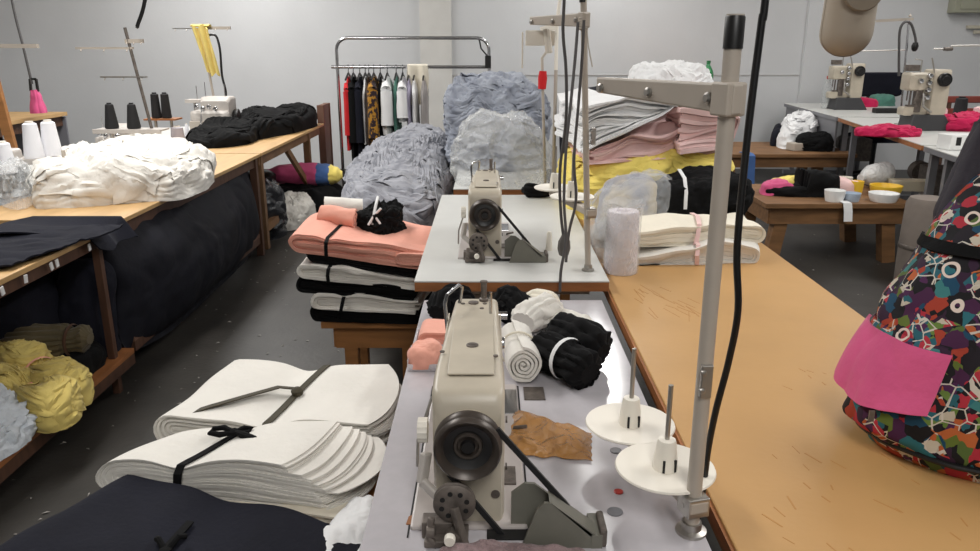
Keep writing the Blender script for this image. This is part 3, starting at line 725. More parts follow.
tag(MB().lathe([(.006, .05), (.012, .035), (.02, .02), (.022, -.005), (.016, -.028), (.012, -.03)], pl, n=8).build('plug', mat('grey_plug', (90, 86, 82), .5)), 'grey hexagonal plug hanging at the end of a cord above the white table', 'plug')
# distant stand rising from the far table, red tape on its rod
Y3 = 4.32
p0 = aty(545, 185, Y3)
t = thing('thread_stand', 'thin far thread stand with red tape wound on its rod', 'thread stand', (p0.x, Y3, .78))
pa = aty(543, 100, Y3); pb = aty(542, 58, Y3); pc = aty(550, 47, Y3)
MB().tube([(p0.x, Y3, .782), pa, pb, pc], .008, n=10).build('pole', GREYP, t)
MB().tube([aty(556, 70, Y3), aty(553, 180, Y3), (aty(553, 180, Y3).x, Y3, .782)], .010, n=10).build('upright', GREYP, t)
MB().bar(aty(541, 32, Y3), aty(556, 28, Y3), .03, .05).tube([aty(556, 70, Y3), aty(557, 20, Y3)], .01).tube([aty(556, 30, Y3), aty(560, 0, Y3)], .01).build('guide_bracket', WHITEP, t, smooth=False)
r1 = aty(543, 71, Y3); r2 = aty(542, 89, Y3)
MB().tube([r1, r1.lerp(r2, .4), r2], [.02, .026, .022], n=10).build('red_tape', RED, t)
# small pieces standing on the middle table
q = at(549, 250, .80)
tag(MB().lathe([(.014, 0), (.012, .012), (.010, .06), (.007, .07), (0, .071)], q, n=16).build('spool_cone', WHITEP), 'small cream spool cone standing on the white middle table', 'spool cone')
# ---------------- thread cones
def cone(name, label, loc, m, h=.17, r0=.044, r1=.024, group=None):
    t = thing('thread_cone', label, 'thread cone', loc, 0, group)
    MB().lathe([(r0 * .9, 0), (r0, .004), (r0 * .995, h * .1), (r1 * 1.08, h * .92), (r1 * .8, h * .95)], (0, 0, 0), n=28).build('thread', m, t, w=False)
    MB().lathe([(r1 * .62, h * .93), (r1 * .62, h), (r1 * .45, h)], (0, 0, 0), n=16).build('tube', m if m is THREADB else WHITEP, t, w=False)
    return t
# ---------------- overlock machine with thread stand
def overlock(label, loc, rz=0.0):
    t = thing('overlock_machine', label, 'overlock machine', loc, rz, 'overlock machines along the left')
    B = lambda mb, n, m, **k: mb.build(n, m, t, w=False, **k)
    B(MB().box((0, 0, .012), (.34, .26, .024)), 'base_plate', BEIGE2, smooth=False, bevel=.004)
    b = MB().loft([(-.10, .0, .22, .024, .15, .02), (-.085, 0, .25, .024, .165, .02), (.07, 0, .25, .024, .165, .02), (.09, 0, .23, .024, .15, .02)])
    b.loft([(-.06, .03, .18, .14, .22, .02), (-.02, .03, .20, .14, .245, .02), (.08, .03, .2, .14, .245, .02), (.10, .03, .18, .14, .22, .02)])
    B(b, 'body', BEIGE2)
    B(MB().lathe([(.0, 0), (.045, 0), (.05, .006), (.05, .03), (.03, .035)], (.13, .02, .12), 'X', n=24), 'hand_wheel', BLKP)
    d = MB()
    for i in range(4): d.lathe([(.014, 0), (.016, .004), (.012, .018), (.006, .02)], (-.07 + .04 * i, -.108, .19 - .012 * (i % 2)), (0, -1, 0), n=14)
    B(d, 'tension_dials', CHROME)
    B(MB().tube([(-.05, -.08, .18), (-.05, -.12, .10), (-.05, -.13, .03)], .004).box((-.05, -.13, .03), (.05, .03, .008)).tube([(-.09, -.02, .23), (-.09, -.02, .31)], .003).tube([(-.04, .0, .23), (-.04, 0, .33)], .003).tube([(.08, .02, .23), (.08, .02, .32)], .003), 'needle_bar', CHROME)
    B(MB().box((-.06, -.10, .07), (.14, .02, .07)), 'front_cover', GREYP, smooth=False, bevel=.004)
    return t
def spool_rack(label, loc, zplate, ztop, w, arms, slant=(0, 0), rz=0.0, pole_m=None):
    """table thread rack: plate for cones, pole and guide arms"""
    t = thing('spool_rack', label, 'spool rack', loc, rz)
    B = lambda mb, n, m, **k: mb.build(n, m, t, w=False, **k)
    B(MB().box((0, 0, zplate), (w, .15, .012)).box((0, -.07, zplate - .006), (w, .012, .03)), 'spool_shelf', BEIGE2, smooth=False, bevel=.003)
    for sx in (-1, 1): B(MB().tube([(sx * w * .3, .0, 0), (sx * w * .3, 0, zplate)], .012), 'leg', STEEL)
    B(MB().tube([(w * .36, .02, 0), (w * .36 + slant[0] * .5, .02 + slant[1] * .5, ztop * .5), (w * .36 + slant[0], .02 + slant[1], ztop)], .011), 'pole', pole_m or GREYP)
    for (z, xa, xb, th) in arms:
        u = z / ztop; cx = w * .36 + slant[0] * u; cy = .02 + slant[1] * u
        a = MB().bar((cx + xa, cy, z), (cx + xb, cy, z), .02, th)
        for q in (.1, .5, .9): a.tube([(cx + xa + (xb - xa) * q, cy, z), (cx + xa + (xb - xa) * q, cy - .02, z - .02)], .004, n=6)
        B(a, 'guide_arm', GREYP if th > .012 else STEEL, smooth=False)
    return t
# overlock with the black cones (just behind the white heap)
OX, OY = -2.66, 5.55
overlock('overlock machine below two black thread cones, behind the white cloth heap', (OX - .02, OY + .05, .74))
def pxw(px, Y, z=1.0):
    zc = Y * CP + (H - z) * SP
    return (px - 490) / F * zc
zpl = aty(122, 128, 5.3).z
spool_rack('slim spool rack with leaning pole holding four black thread cones', (pxw(131, 5.3), 5.3, .74), zpl - .75, .90, .46, [(.77, -.36, .02, .014), (.815, -.02, .10, .025), (.585, -.25, .06, .010)], slant=(-.13, 0), pole_m=DUSTY)
rk = 'black thread cones on the overlock rack'
cone('thread_cone', 'left one of the front pair of black thread cones on the overlock rack', (pxw(112, 5.3), 5.3, zpl - .002), THREADB, group=rk)
cone('thread_cone', 'right one of the front pair of black thread cones on the overlock rack', (pxw(134, 5.3), 5.3, zpl - .002), THREADB, group=rk)
zp2 = aty(163, 118, 5.95).z
t = thing('spool_rack', 'short spool rack carrying two slim black cones behind the grey cone', 'spool rack', (pxw(163, 5.95), 5.95, .74))
MB().box((0, 0, zp2 - .747), (.24, .14, .012)).build('spool_shelf', WOODE, t, w=False, smooth=False)
for sx in (-.06, .06): MB().tube([(sx, 0, 0), (sx, 0, zp2 - .75)], .012).build('leg', STEEL, t, w=False)
cone('thread_cone', 'slim black thread cone, left of the pair behind the grey cone', (pxw(157, 5.95), 5.95, zp2), THREADB, .19, .036, .026, rk)
cone('thread_cone', 'slim black thread cone, right of the pair behind the grey cone', (pxw(167, 5.95), 5.95, zp2), THREADB, .19, .036, .026, rk)
g0 = at(177, 150, .76)
cone('thread_cone', 'pale grey thread cone standing on the plywood table edge', (pxw(178, 5.9, .85), 5.9, .76), THREADG, .185, .058, .040)
# overlock under the yellow cloth
ov = overlock('dusty white overlock machine under the yellow cloth, behind black cloth', (pxw(213, 6.95), 6.95, .74)); ov.scale = (1.35, 1.2, 1.45)
zt = aty(206, 26, 7.05).z
spool_rack('spool rack with tall pole and crossbar carrying the yellow cloth', (pxw(205, 7.1), 7.1, .74), aty(215, 100, 7.1).z - .74, zt - .74, .30, [(zt - .76, -.25, .0, .008), (zt - .755, .0, .26, .025)], slant=(-.08, 0))
yx = pxw(203, 7.1, 1.6)
def ycl(u, v):
    a = (u - .5) * .14 + .05 * v; z = zt - .005 - .40 * v
    return Vector((yx + a * (1 - .3 * v) + .06 * v, 7.07 - .03 - .02 * math.sin(u * 14 + v * 2) - .03 * v, z + .02 * math.cos(u * 9)))
mbx = sheet(ycl, 26, 20, .012)
sheet(lambda u, v: Vector((yx + (u - .5) * .16, 7.115 - .075 * (1 - v), zt + .014 * math.sin(v * PI) - .002)), 10, 8, .01, mbx)
tag(mbx.build('cloth', YEL2), 'yellow cloth hung over the spool rack crossbar at the left', 'cloth')
cable('overhead_wire', [aty(x, y, 7.05) for x, y in ((209, 35), (216, 36), (220, 50), (222, 75), (226, 95), (222, 118))], .010, CBK, 'dark cord looping down behind the yellow cloth', 'cord')
# thread spool small things by that machine
p = aty(186, 122, 6.45)
t = cone('thread_cone', 'small white thread cone with orange tip near black cloth', (p.x, 6.45, .74), THREADW, .17, .03, .012)
# machine at far left
zq = aty(40, 158, 4.25).z
overlock('overlock machine half out of view at the left edge behind white cones', (pxw(-12, 4.2), 4.2, .74))
spool_rack('low spool rack holding two white thread cones at the left edge', (pxw(38, 4.25), 4.25, .74), zq - .745, zq - .70, .34, [], slant=(0, 0))
rk2 = 'white thread cones at the left'
cone('thread_cone', 'left one of the two white thread cones behind the white heap', (pxw(33, 4.25), 4.25, zq), THREADW, .20, .052, .033, rk2)
cone('thread_cone', 'right one of the two white thread cones behind the white heap', (pxw(51, 4.33), 4.33, zq), THREADW, .20, .052, .033, rk2)
cone('thread_cone', 'white thread cone cut off by the left picture edge', (pxw(3, 4.1), 4.1, zq - .06), THREADW, .17, .052, .033, rk2)
tag(heap([at(x, y, .90) for x, y in ((-5, 176), (12, 182), (30, 176), (24, 163), (2, 160))], .765, .17, amp=.05, f=14, sd=9, ridge=True, nu=70, nv=20, e=.6).build('plastic_bag', FILM2), 'crumpled clear plastic lying by the white cones at the left edge', 'plastic bag')
# wooden bar hanging at left edge
tag(MB().bar(aty(-10, 66, 4.6), (aty(17, 160, 4.6).x, 4.6, .742), .06, .03).build('wooden_bar', BENCHW, smooth=False, bevel=.003), 'brown wooden bar standing aslant at the left picture edge', 'bar')
# hanging cable with pink cloth
cable('overhead_cable', [aty(x, y, 7.6) for x, y in ((5, -60), (12, 0), (24, 50), (32, 84))], .012, CGY, 'grey cable hanging down over the brown table at the left', 'cable', up=True)
t = thing('hanging_cloth', 'pink cloth hanging from a black clip over the brown table', 'cloth', tuple(aty(38, 110, 7.6)))
hb = aty(33, 80, 7.6)
MB().bar(aty(30, 79, 7.6), aty(31, 91, 7.6), .02, .02).bar(aty(36, 79, 7.6), aty(38, 91, 7.6), .02, .02).bar(aty(30, 79, 7.6), aty(36, 79, 7.6), .02, .02).bar(aty(31, 91, 7.6), aty(38, 91, 7.6), .02, .02).build('clip', BLKP, t, smooth=False)
fluted([aty(34, 90, 7.6), aty(36, 97, 7.6), aty(39, 113, 7.6)], [.035, .05, .075], 7, .15, sd=3).build('pink_cloth', PINKB, t)
# guide bar of the machine out of view at left
t = thing('thread_guide', 'grey guide bar entering at the left picture edge', 'thread guide', (pxw(2, 5.0, 1.5), 5.0, .74))
MB().bar(aty(-40, 46, 5.0), aty(38, 46, 5.0), .025, .025).build('guide_arm', GREYP, t, smooth=False)
MB().tube([(pxw(-40, 5.0, .8), 5.0, .74), aty(-40, 46, 5.0)], .012).build('pole', GREYP, t)
cable('overhead_cable', [aty(x, y, 5.25) for x, y in ((152, -60), (145, 0), (138, 24), (137, 27))], .012, CBK, 'black cable hanging down to the leaning spool rack pole', 'cable', up=True)
# ================================================================ left cloth
def PX(pts, z): return [at(x, y, z) for x, y in pts]
# white heap on the left tables
hp = heap(PX([(35, 206), (65, 208), (95, 206), (150, 202), (186, 199), (211, 184), (205, 172), (160, 166), (100, 168), (55, 180)], .76), .76, .225, e=.52, amp=.08, f=4.2, sd=2, amp2=.016, f2=12, nu=260, nv=100, lay=(30, .010, .15),
          hf=lambda x, y: .92 + .10 * math.sin(x * 6 + 1))
drape(hp, 60, .34, .16, .014, .008, sd=3)
tag(hp.build('cloth_heap', WHITE), 'large heap of white cloth lying across the left plywood table', 'cloth heap')
# black cloth heap along the far table
hp = heap([(-2.4, 6.15), (-2.2, 6.0), (-1.98, 6.2), (-1.95, 6.6), (-1.78, 7.1), (-1.72, 7.8), (-2.0, 7.95), (-2.35, 7.8), (-2.43, 6.8)], .76, .21, e=.46, amp=.07, f=3.6, sd=6, amp2=.012, f2=14, nu=200, nv=60,
          hf=lambda x, y: .55 + .25 * max(0, y - 6.3) + .10 * math.sin(y * 5))
drape(hp, 60, .34, .18, .018, .008, sd=4)
hb = hp.build('cloth_heap', BLACK)
tag(hb, 'long heap of black cloth on the far plywood table', 'cloth heap')
# navy cloth draped over the near table
def nav(u, v):
    x = -2.5 + .80 * u + .12 * v * u; y = 2.35 + .62 * v + .28 * u
    z = .766 + .012 + .018 * crump((x, y, 0), 6, 3) + .07 * max(0, 1 - u * 1.9) * math.sin(v * PI) + .006 * (math.sin(v * 9 + u * 5) + 1)
    return Vector((x + .02 * noise.noise(Vector((v * 4, u * 4, 1))), y, max(z, .766)))
def nav2(u, v):
    x = -2.15 + .50 * u; y = 3.02 + .10 * u + .42 * v
    z = .772 + .008 * (math.sin(u * 8) + 1) + .01 * crump((x, y, 2), 7, 4)
    if y > 3.29 and y < 3.46: z -= .02
    e = max(0, x + 1.70) * 3
    return Vector((x, y, max(z - e * .2, .64)))
mbx = sheet(nav, 60, 60, .007)
tag(mbx.build('cloth', NAVY), 'navy cloth spread over the nearest plywood table at the left edge', 'cloth')
def nav3(u, v):
    x = -2.12 + .47 * u + .02 * math.sin(v * 7); y = 3.05 + .43 * v + .10 * u * (1 - v)
    z = .772 + .010 * (math.sin(u * 6 + v * 4) + 1) * (1 - v)
    z += -.05 * math.sin(PI * min(1, max(0, (y - 3.27) / .2))) * u
    if x > -1.70: z -= (x + 1.70) * 1.5
    return Vector((x, y, z))
tag(sheet(nav3, 50, 40, .006).build('cloth', NAVY), 'navy cloth strip bridging the gap between the two left tables', 'cloth')
# great navy bundle bulging out from under the long left table
def bulge(u, v):
    y = 3.42 + 2.28 * u; a = v
    prof = math.sin(min(1, a * 1.05) * PI) ** .8
    top = .715; z = top * (1 - a) ** 1.12 + .17 * a + .012
    end = math.sin(min(1, max(0.0, u * 1.02)) * PI) ** .35
    x = -1.80 + (.17 + .05 * math.sin(u * 5 + .5)) * prof * end + .06 * a
    z = z - .02 * (1 - end) - .17 * max(0, (a - .55) / .45) * end * .9
    w = crump((x * .8, y * .7, z * .8), 4.2, 5)
    f2 = .02 * math.sin(9 * u + 6 * a) * (1 - u)
    x += .022 * w + f2
    return Vector((x, y + .04 * noise.noise(Vector((u * 3, a * 3, 0))), max(z + .01 * w, .012)))
G = [[bulge(i / 130, j / 70) for j in range(71)] for i in range(131)]
for i, row in enumerate(G):      # close the back
    row += [Vector((-1.95, row[70].y, row[70].z)), Vector((-2.15, row[0].y, .2)), Vector((-2.15, row[0].y, .70))]
mbx = MB().grid(G, False, True)
c0 = Vector((-1.95, 3.42, .4)); mbx.fan(G[0], c0); mbx.fan(G[-1], Vector((-1.95, 5.70, .4)), True)
tag(mbx.build('fabric_bundle', NAVY2), 'huge dusty navy fabric bundle bulging out from under the long left table', 'fabric bundle')
# bundles stored under the near table
def under(name, label, m, pts, z0, h, **k):
    return tag(heap(pts, z0, h, **k).build(name, m), label, 'fabric bundle')
under('fabric_bundle', 'dark navy cloth bundle at the back of the low shelf, left edge', NAVY, [(-2.4, 2.75), (-2.1, 2.9), (-1.92, 3.02), (-1.90, 3.3), (-2.15, 3.38), (-2.42, 3.3)], .17, .42, amp=.06, f=4, sd=11, nu=110, nv=40)
under('fabric_bundle', 'dark navy cloth bundle on the low shelf next to the table leg', NAVY, [(-1.92, 3.22), (-1.78, 3.2), (-1.72, 3.3), (-1.75, 3.40), (-1.9, 3.40)], .17, .44, amp=.05, f=5, sd=12, nu=110, nv=40)
tag(heap([(-1.98, 2.98), (-1.76, 2.96), (-1.71, 3.1), (-1.75, 3.22), (-1.95, 3.2)], .17, .11, amp=.04, f=6, sd=13, nu=90, nv=30).build('fabric_bundle', BLACK), 'flat black cloth lying below the olive bundle', 'fabric bundle')
a = Vector((-1.97, 3.0, 0)); b = Vector((-1.81, 3.05, 0)); c = Vector((-1.725, 3.07, 0))
t = thing('fabric_bundle', 'olive cloth bundle tied at its gathered end under the near table', 'fabric bundle', (a.x, a.y, .25))
fluted([(a.x - .1, a.y + .0, .32), (a.x + .02, a.y, .335), (b.x, b.y, .33), (b.x + .035, b.y, .33), (c.x - .01, c.y, .33), (c.x + .02, c.y, .33)], [.05, .10, .085, .06, .075, .03], 15, .13, .8, sd=5).build('cloth', OLIVE, t)
MB().lathe([(.068, -.008), (.072, 0), (.068, .008)], (b.x + .04, b.y, .33), 'X', n=20, caps=False).build('tie', BROWNC, t)
# yellow cloth bundles and white lace on the shelf end nearest us
yb = [((-2.05, 2.98), (-1.80, 2.84), (-1.66, 2.77), .09), ((-1.98, 2.80), (-1.76, 2.70), (-1.63, 2.64), .085), ((-2.2, 3.06), (-1.98, 2.95), (-1.87, 2.90), .075)]
for i, (p, q, r, R) in enumerate(yb):
    z = .235 + (.08 if i == 2 else (.04 if i == 0 else 0)); lab = ['middle pale yellow cloth bundle on the low shelf', 'front pale yellow cloth bundle drooping over the low shelf edge', 'rear pale yellow cloth bundle with reddish tie on the low shelf'][i]
    t = thing('fabric_bundle', lab, 'fabric bundle', (q[0], q[1], .17), 0, 'pale yellow bundles on the low shelf')
    yy = [Vector((p[0] - .08, p[1] + .05)), Vector(p), Vector(q), Vector(r), Vector((r[0] + .05, r[1] - .05))]; ww = [R * .6, R * 1.1, R * .85, R * 1.05, R * .55]
    nn_ = Vector((r[1] - p[1], -(r[0] - p[0]))).normalized()
    pl_ = [yy[k] + nn_ * ww[k] for k in range(5)] + [yy[k] - nn_ * ww[k] for k in range(4, -1, -1)]
    qv = Vector(q)
    drape(heap(pl_, .172 + (.06 if i == 2 else 0), R * (1.75 if i != 2 else 1.9), e=.5, amp=.02, f=9, sd=i + 40, nu=120, nv=40, hf=lambda x, y: 1 - .28 * math.exp(-((Vector((x, y)) - qv).length / .05) ** 2)), 46, .17, .07, .012, .005, sd=i + 60, nu=20).build('cloth', YEL2, t)
    dv = Vector((r[0] - p[0], r[1] - p[1], -.02)).normalized()
    MB().lathe([(R * .80, -.006), (R * .84, 0), (R * .80, .006)], (q[0], q[1], z - .01), tuple(dv), n=20, caps=False).build('tie', PINK, t)
tag(heap([(-2.2, 2.4), (-1.92, 2.2), (-1.76, 2.2), (-1.655, 2.36), (-1.66, 2.52), (-1.72, 2.62), (-1.95, 2.68), (-2.2, 2.7)], .172, .15, amp=.05, f=8, sd=21, amp2=.025, f2=24, nu=170, nv=50).build('cloth_heap', BLUEW), 'crumpled bluish white lacy cloth at the near end of the low shelf', 'cloth heap')
# things on the floor beyond the navy bundle
z = .0
tag(heap([(-2.05, 6.15), (-1.82, 6.1), (-1.72, 6.3), (-1.82, 6.5), (-2.05, 6.5)], 0, .46, e=.5, amp=.05, f=7, sd=31, ridge=True, nu=90, nv=40).build('rubbish_bag', mat('black_film', (26, 28, 34), .25, bump=.5, bscale=40)), 'shiny black plastic bag standing at the end of the navy bundle', 'bag')
tag(heap([(-1.98, 6.58), (-1.75, 6.42), (-1.62, 6.6), (-1.60, 6.95), (-1.8, 7.1), (-1.98, 7.0)], .005, .24, amp=.05, f=9, sd=32, amp2=.02, f2=25, nu=120, nv=36).build('cloth_heap', WHITE), 'frilly white cloth on the floor beside the black bag', 'cloth heap')
tag(heap([(-2.15, 7.05), (-1.85, 7.1), (-1.52, 6.95), (-1.45, 7.5), (-1.6, 7.75), (-2.1, 7.7)], .005, .24, amp=.05, f=7, sd=33, nu=110, nv=34).build('cloth_heap', BLACK), 'black cloth on the floor under the pink, yellow and blue bag', 'cloth heap')
t = thing('soft_bag', 'pink soft bag with yellow and blue ends lying on black cloth', 'bag', (-1.75, 7.4, .24))
a = Vector((-2.15, 7.38, .34)); b = Vector((-1.42, 7.45, .32)); d = b - a
fluted([a, a + d * .2, a + d * .45, a + d * .66], [.06, .125, .15, .145], 5, .05, .75, sd=2).build('pink_body', PINKB, t)
fluted([a + d * .65, a + d * .74, a + d * .82], [.146, .14, .13], 5, .05, .75, sd=2).build('blue_band', BLUES, t)
fluted([a + d * .81, a + d * .9, a + d * .98], [.13, .105, .05], 5, .05, .75, sd=2).build('yellow_end', YEL, t)
tag(MB().lathe([(.0, 0), (.17, .0), (.18, .03), (.18, .16), (.14, .19), (0, .2)], (-2.2, 7.2, .2), n=28).build('round_case', BLKP), 'round black case resting on the trestle brace under the far table', 'case')
# ================================================================ garment rack
RY = 8.05
t = thing('garment_rack', 'chrome garment rack with two rails against the back wall', 'garment rack', (aty(413, 196, RY).x, RY, 0))
zt2 = aty(410, 38, RY).z; zh = aty(410, 67, RY).z; xl = aty(337, 60, RY).x; xr = aty(489, 60, RY).x
def arcpts(cx, cz, r, a0, a1): return [(cx + r * math.cos(a0 + (a1 - a0) * i / 8), RY, cz + r * math.sin(a0 + (a1 - a0) * i / 8)) for i in range(9)]
P = [(xl, RY, .04), (xl, RY, zt2 - .12)] + arcpts(xl + .12, zt2 - .12, .12, PI, PI / 2)[1:] + arcpts(xr - .12, zt2 - .12, .12, PI / 2, 0) + [(xr, RY, .04)]
MB().tube(P, .0165, n=12).build('frame', CHROME, t)
MB().tube([(xl - .06, RY, zh), (xr + .02, RY, zh)], .016, n=12).build('hanging_rail', CHROME, t)
for x in (xl, xr):
    MB().bar((x, RY - .25, .05), (x, RY + .25, .05), .03, .03).lathe([(.02, -.01), (.03, 0), (.02, .01)], (x, RY - .24, .03), 'X', n=14).lathe([(.02, -.01), (.03, 0), (.02, .01)], (x, RY + .24, .03), 'X', n=14).build('foot', STEEL, t)
MB().box((xr - .01, RY, zh + .05), (.06, .06, .12)).tube([(xr - .10, RY, zt2), (xr - .08, RY, zt2 - .1), (xr - .01, RY, zh + .1)], .008).build('clamp', BLKP, t, smooth=False)
hang = 'garments on the chrome rack'
def garment(px, wpx, rbot, m, label, sleeve=True, depth=.21, dy=0.0, top=.10):
    q = aty(px, 67, RY); x = q.x; w = wpx * .01035; ztop = zh - top; zb = aty(px, rbot, RY).z
    hg = thing('hanger', 'black clothes hanger holding ' + label[1], 'hanger', (x, RY, zh), 0, 'hangers on the chrome rack')
    MB().tube([(0, -.004, .0195), (0, .016, .022), (0, .024, .005), (0, .018, -.018), (0, 0, -.035), (0, 0, -.06)], .0042, n=6).build('hook', BLKP, hg, w=False)
    MB().bar((0, -.18, -.12), (0, 0, -.06), .016, .012).bar((0, .18, -.12), (0, 0, -.06), .016, .012).build('hanger_arm', BLKP, hg, w=False, smooth=False)
    t = thing('garment', label[0], 'garment', (x, RY, zb), 0, hang)
    R = []; sd = px * .37
    for i in range(34):
        u = i / 33; z = ztop + (zb - ztop) * u
        sh = min(1.0, .30 + 1.0 * u * (ztop - zb) / .14 * .7); dep = depth * sh * (1 + .12 * u)
        row = []
        for j in range(36):
            a = 2 * PI * j / 36
            wx = w / 2 * (.45 + .55 * min(1, u * 5)) * (1 + .25 * noise.noise(Vector((sd, math.cos(a) * 1.7, math.sin(a) * 1.7 + u * .8))) + .12 * math.sin(a * 5 + sd))
            row.append(Vector((x + wx * math.cos(a) + .012 * noise.noise(Vector((u * 3, sd, 1))), RY + dy + dep * math.sin(a) * (1 + .05 * math.sin(a * 7 + sd)), z + .012 * noise.noise(Vector((math.cos(a) * 2, math.sin(a) * 2, sd))) * u)))
        R.append(row)
    MB().grid(R, False, True).fan(R[0], Vector((x, RY + dy, ztop + .01)), True).fan(R[-1], Vector((x, RY + dy, zb + .03))).build('body', m, t)
    if sleeve:
        for sg in (-1, 1):
            ln = min(.5, (ztop - zb) * .6)
            fluted([(x, RY + dy + sg * depth * .72, ztop - .06), (x + .01, RY + dy + sg * depth * 1.02, ztop - .13), (x + .012, RY + dy + sg * depth * 1.12, ztop - .13 - ln)], [w * .35, w * .5, w * .55], 5, .12, sd=sd + sg, n=24, sub=4).build('sleeve', m, t)
G_ = [(348, 6, 148, RED, ('red long garment, first on the chrome rack, behind black ones', 'the red garment'), True),
      (353, 8, 192, BLACK, ('black long garment beside the red one on the rack', 'the black garment beside the red one'), True),
      (359.5, 8, 175, NAVY, ('dark navy garment on the rack left of a narrow white one', 'the dark navy garment'), True),
      (365, 5, 142, WHITE2, ('narrow white garment on the rack between navy and brown', 'the narrow white garment'), False),
      (368.5, 4, 150, BROWNC, ('narrow dark brown garment left of the mustard patterned one', 'the brown garment'), False),
      (373.5, 10, 152, MUST, ('mustard and dark patterned garment on the rack', 'the mustard patterned garment'), True),
      (380, 4, 165, BLACK, ('narrow black garment right of the mustard patterned one', 'the narrow black garment'), False),
      (387, 11, 132, WHITE2, ('white shirt in the middle of the rack over dark cloth', 'the middle white shirt'), True),
      (396, 6, 140, TEAL, ('teal green garment between two white shirts on the rack', 'the teal garment'), False),
      (402.5, 10, 120, WHITE2, ('white short sleeved shirt right of the teal garment', 'the white short sleeved shirt'), True),
      (409, 5, 128, LAV, ('lavender garment right of the white short sleeved shirt', 'the lavender garment'), False),
      (414.5, 6, 130, WHITE2, ('white garment below the draped white towel on the rack', 'the white garment below the towel'), False),
      (424, 7, 140, GREYT, ('warm grey garment, last in the row on the rack', 'the warm grey garment'), False)]
for g in G_: garment(*g)
def towel(u, v):
    L = .95 * v - .42; x = aty(417.5, 67, RY).x + (u - .5) * .20 + .012 * math.sin(L * 9)
    if L > 0: return Vector((x, RY - .024 - .015 * math.sin(u * 10) - .03, zh + .03 - L * .75))
    return Vector((x, RY + .024 + .012 * math.sin(u * 9), zh + .03 + L * .75))
tag(sheet(towel, 24, 30, .012).build('towel', CREAM), 'off white towel draped over the garment rack rail', 'towel')
# ================================================================ grey heaps
HG = .40
hp = heap([(-.68, 3.72), (-.50, 3.70), (-.30, 3.78), (-.27, 4.3), (-.26, 5.1), (-.30, 5.7), (-.62, 5.8), (-.80, 5.6), (-.86, 4.8), (-.80, 4.1)], HG, .58, e=.28, amp=.06, f=3, sd=41, amp2=.030, f2=6.5, nu=380, nv=190, lay=(34, .010, .16),
          hf=lambda x, y: .70 + .13 * (y - 3.7) + .03 * math.sin(x * 9))
drape(hp, 330, .30, .12, .016, .010, sd=5)
tag(hp.build('cloth_heap', GREYC), 'long heap of layered grey jersey cloth left of the white tables', 'cloth heap')
hp = heap([(-.24, 4.85), (.0, 4.76), (.30, 4.84), (.36, 5.1), (.34, 5.45), (.05, 5.55), (-.22, 5.45), (-.27, 5.1)], .78, .50, e=.34, amp=.07, f=3, sd=47, amp2=.032, f2=6.5, nu=360, nv=190, lean=(.0, .04), lay=(30, .016, .16),
          hf=lambda x, y: .95 + .12 * math.cos((x - .0) * 6))
drape(hp, 240, .26, .12, .016, .010, sd=6)
tag(hp.build('cloth_heap', GREYB), 'tall heap of blue grey jersey cloth on the far table', 'cloth heap')
hp = heap([(-.16, 4.25), (.08, 4.18), (.30, 4.26), (.34, 4.5), (.2, 4.72), (-.08, 4.73), (-.17, 4.5)], .78, .37, e=.72, amp=.05, f=4, sd=51, ridge=True, amp2=.03, f2=10, nu=220, nv=90, lean=(-.03, .03))
tag(hp.build('plastic_bag', FILM2), 'big crumpled clear plastic bag in front of the tall grey heap', 'plastic bag')
# ================================================================ salmon / black / white stack on the bench
Q = [(-.765, 2.96), (-.26, 2.93), (-.22, 3.38), (-.74, 3.46)]
def sq(dx0=0, dx1=0, dy=0, sc=0): return [(Q[0][0] + dx0, Q[0][1] + dy), (Q[1][0] + dx1, Q[1][1] + dy), (Q[2][0] + dx1, Q[2][1] + dy), (Q[3][0] + dx0, Q[3][1] + dy)]
stack = [('black cloth bundle lowest in the tied stack on the wooden bench', BLACK, .066, .03, 3), ('white cloth bundle second from the bottom of the tied stack', WHITE, .074, .03, 3),
         ('black cloth bundle in the middle of the tied stack on the bench', BLACK, .066, .0, 3), ('white cloth bundle third layer below the salmon cloth', WHITE, .064, .0, 3), ('black cloth bundle directly under the salmon cloth', BLACK, .05, .02, 2),
         ('salmon pink cloth bundle on top of the tied stack', PINK, .088, -.02, 5)]
z = .45; acc = 0.0
for i, (lb, m, h, dx, K) in enumerate(stack):
    bz = z
    t = thing('cloth_bundle', lb, 'cloth bundle', (-.52, 3.18, bz), 0, 'tied cloth bundles on the wooden bench')
    mb_, df = bundle(sq(dx + .02 * math.sin(i * 2), -.005 * i + (.03 if i == 5 else -.01), -.01 * (i % 2)), bz + .001, h, K, sd=i + 2, pinch=[(.28, .14, .06)], wave=.012, stag=.06, tj=.03, tilt=-acc, topf=lambda s, t: 1 - .24 * s, N=30)
    acc += .24 * h * .9
    mb_.build('cloth', m, t)
    if m is WHITE or m is PINK:
        st = .28; top = h * (1 - .14) * (1 - .12 * st)
        pts = [df(st, -.05, .0) - Vector((0, .012, 0)), df(st, -.05, h * .45) - Vector((0, .016, 0)), df(st, -.04, h * .9) - Vector((0, .010, 0)), df(st, .02, h) + Vector((0, 0, .004)), df(st + .02, .4, h) + Vector((0, 0, .006)), df(st + .04, .8, h) + Vector((0, 0, .006)), df(st + .05, 1.02, h) + Vector((0, 0, .004))]
        MB().band(pts, (1, 0, 0), .014, .003).build('tie', BLACK, t)
    z = bz + h * .93
ztop = z
# folded edge piece at the right of the salmon bundle
tag(bundle([(-.37, 2.90), (-.20, 2.88), (-.20, 3.02), (-.36, 3.06)], ztop - .125, .05, 3, sd=9, wave=.006)[0].build('cloth_bundle', PINK), 'small folded salmon piece at the right front of the tied stack', 'cloth bundle')
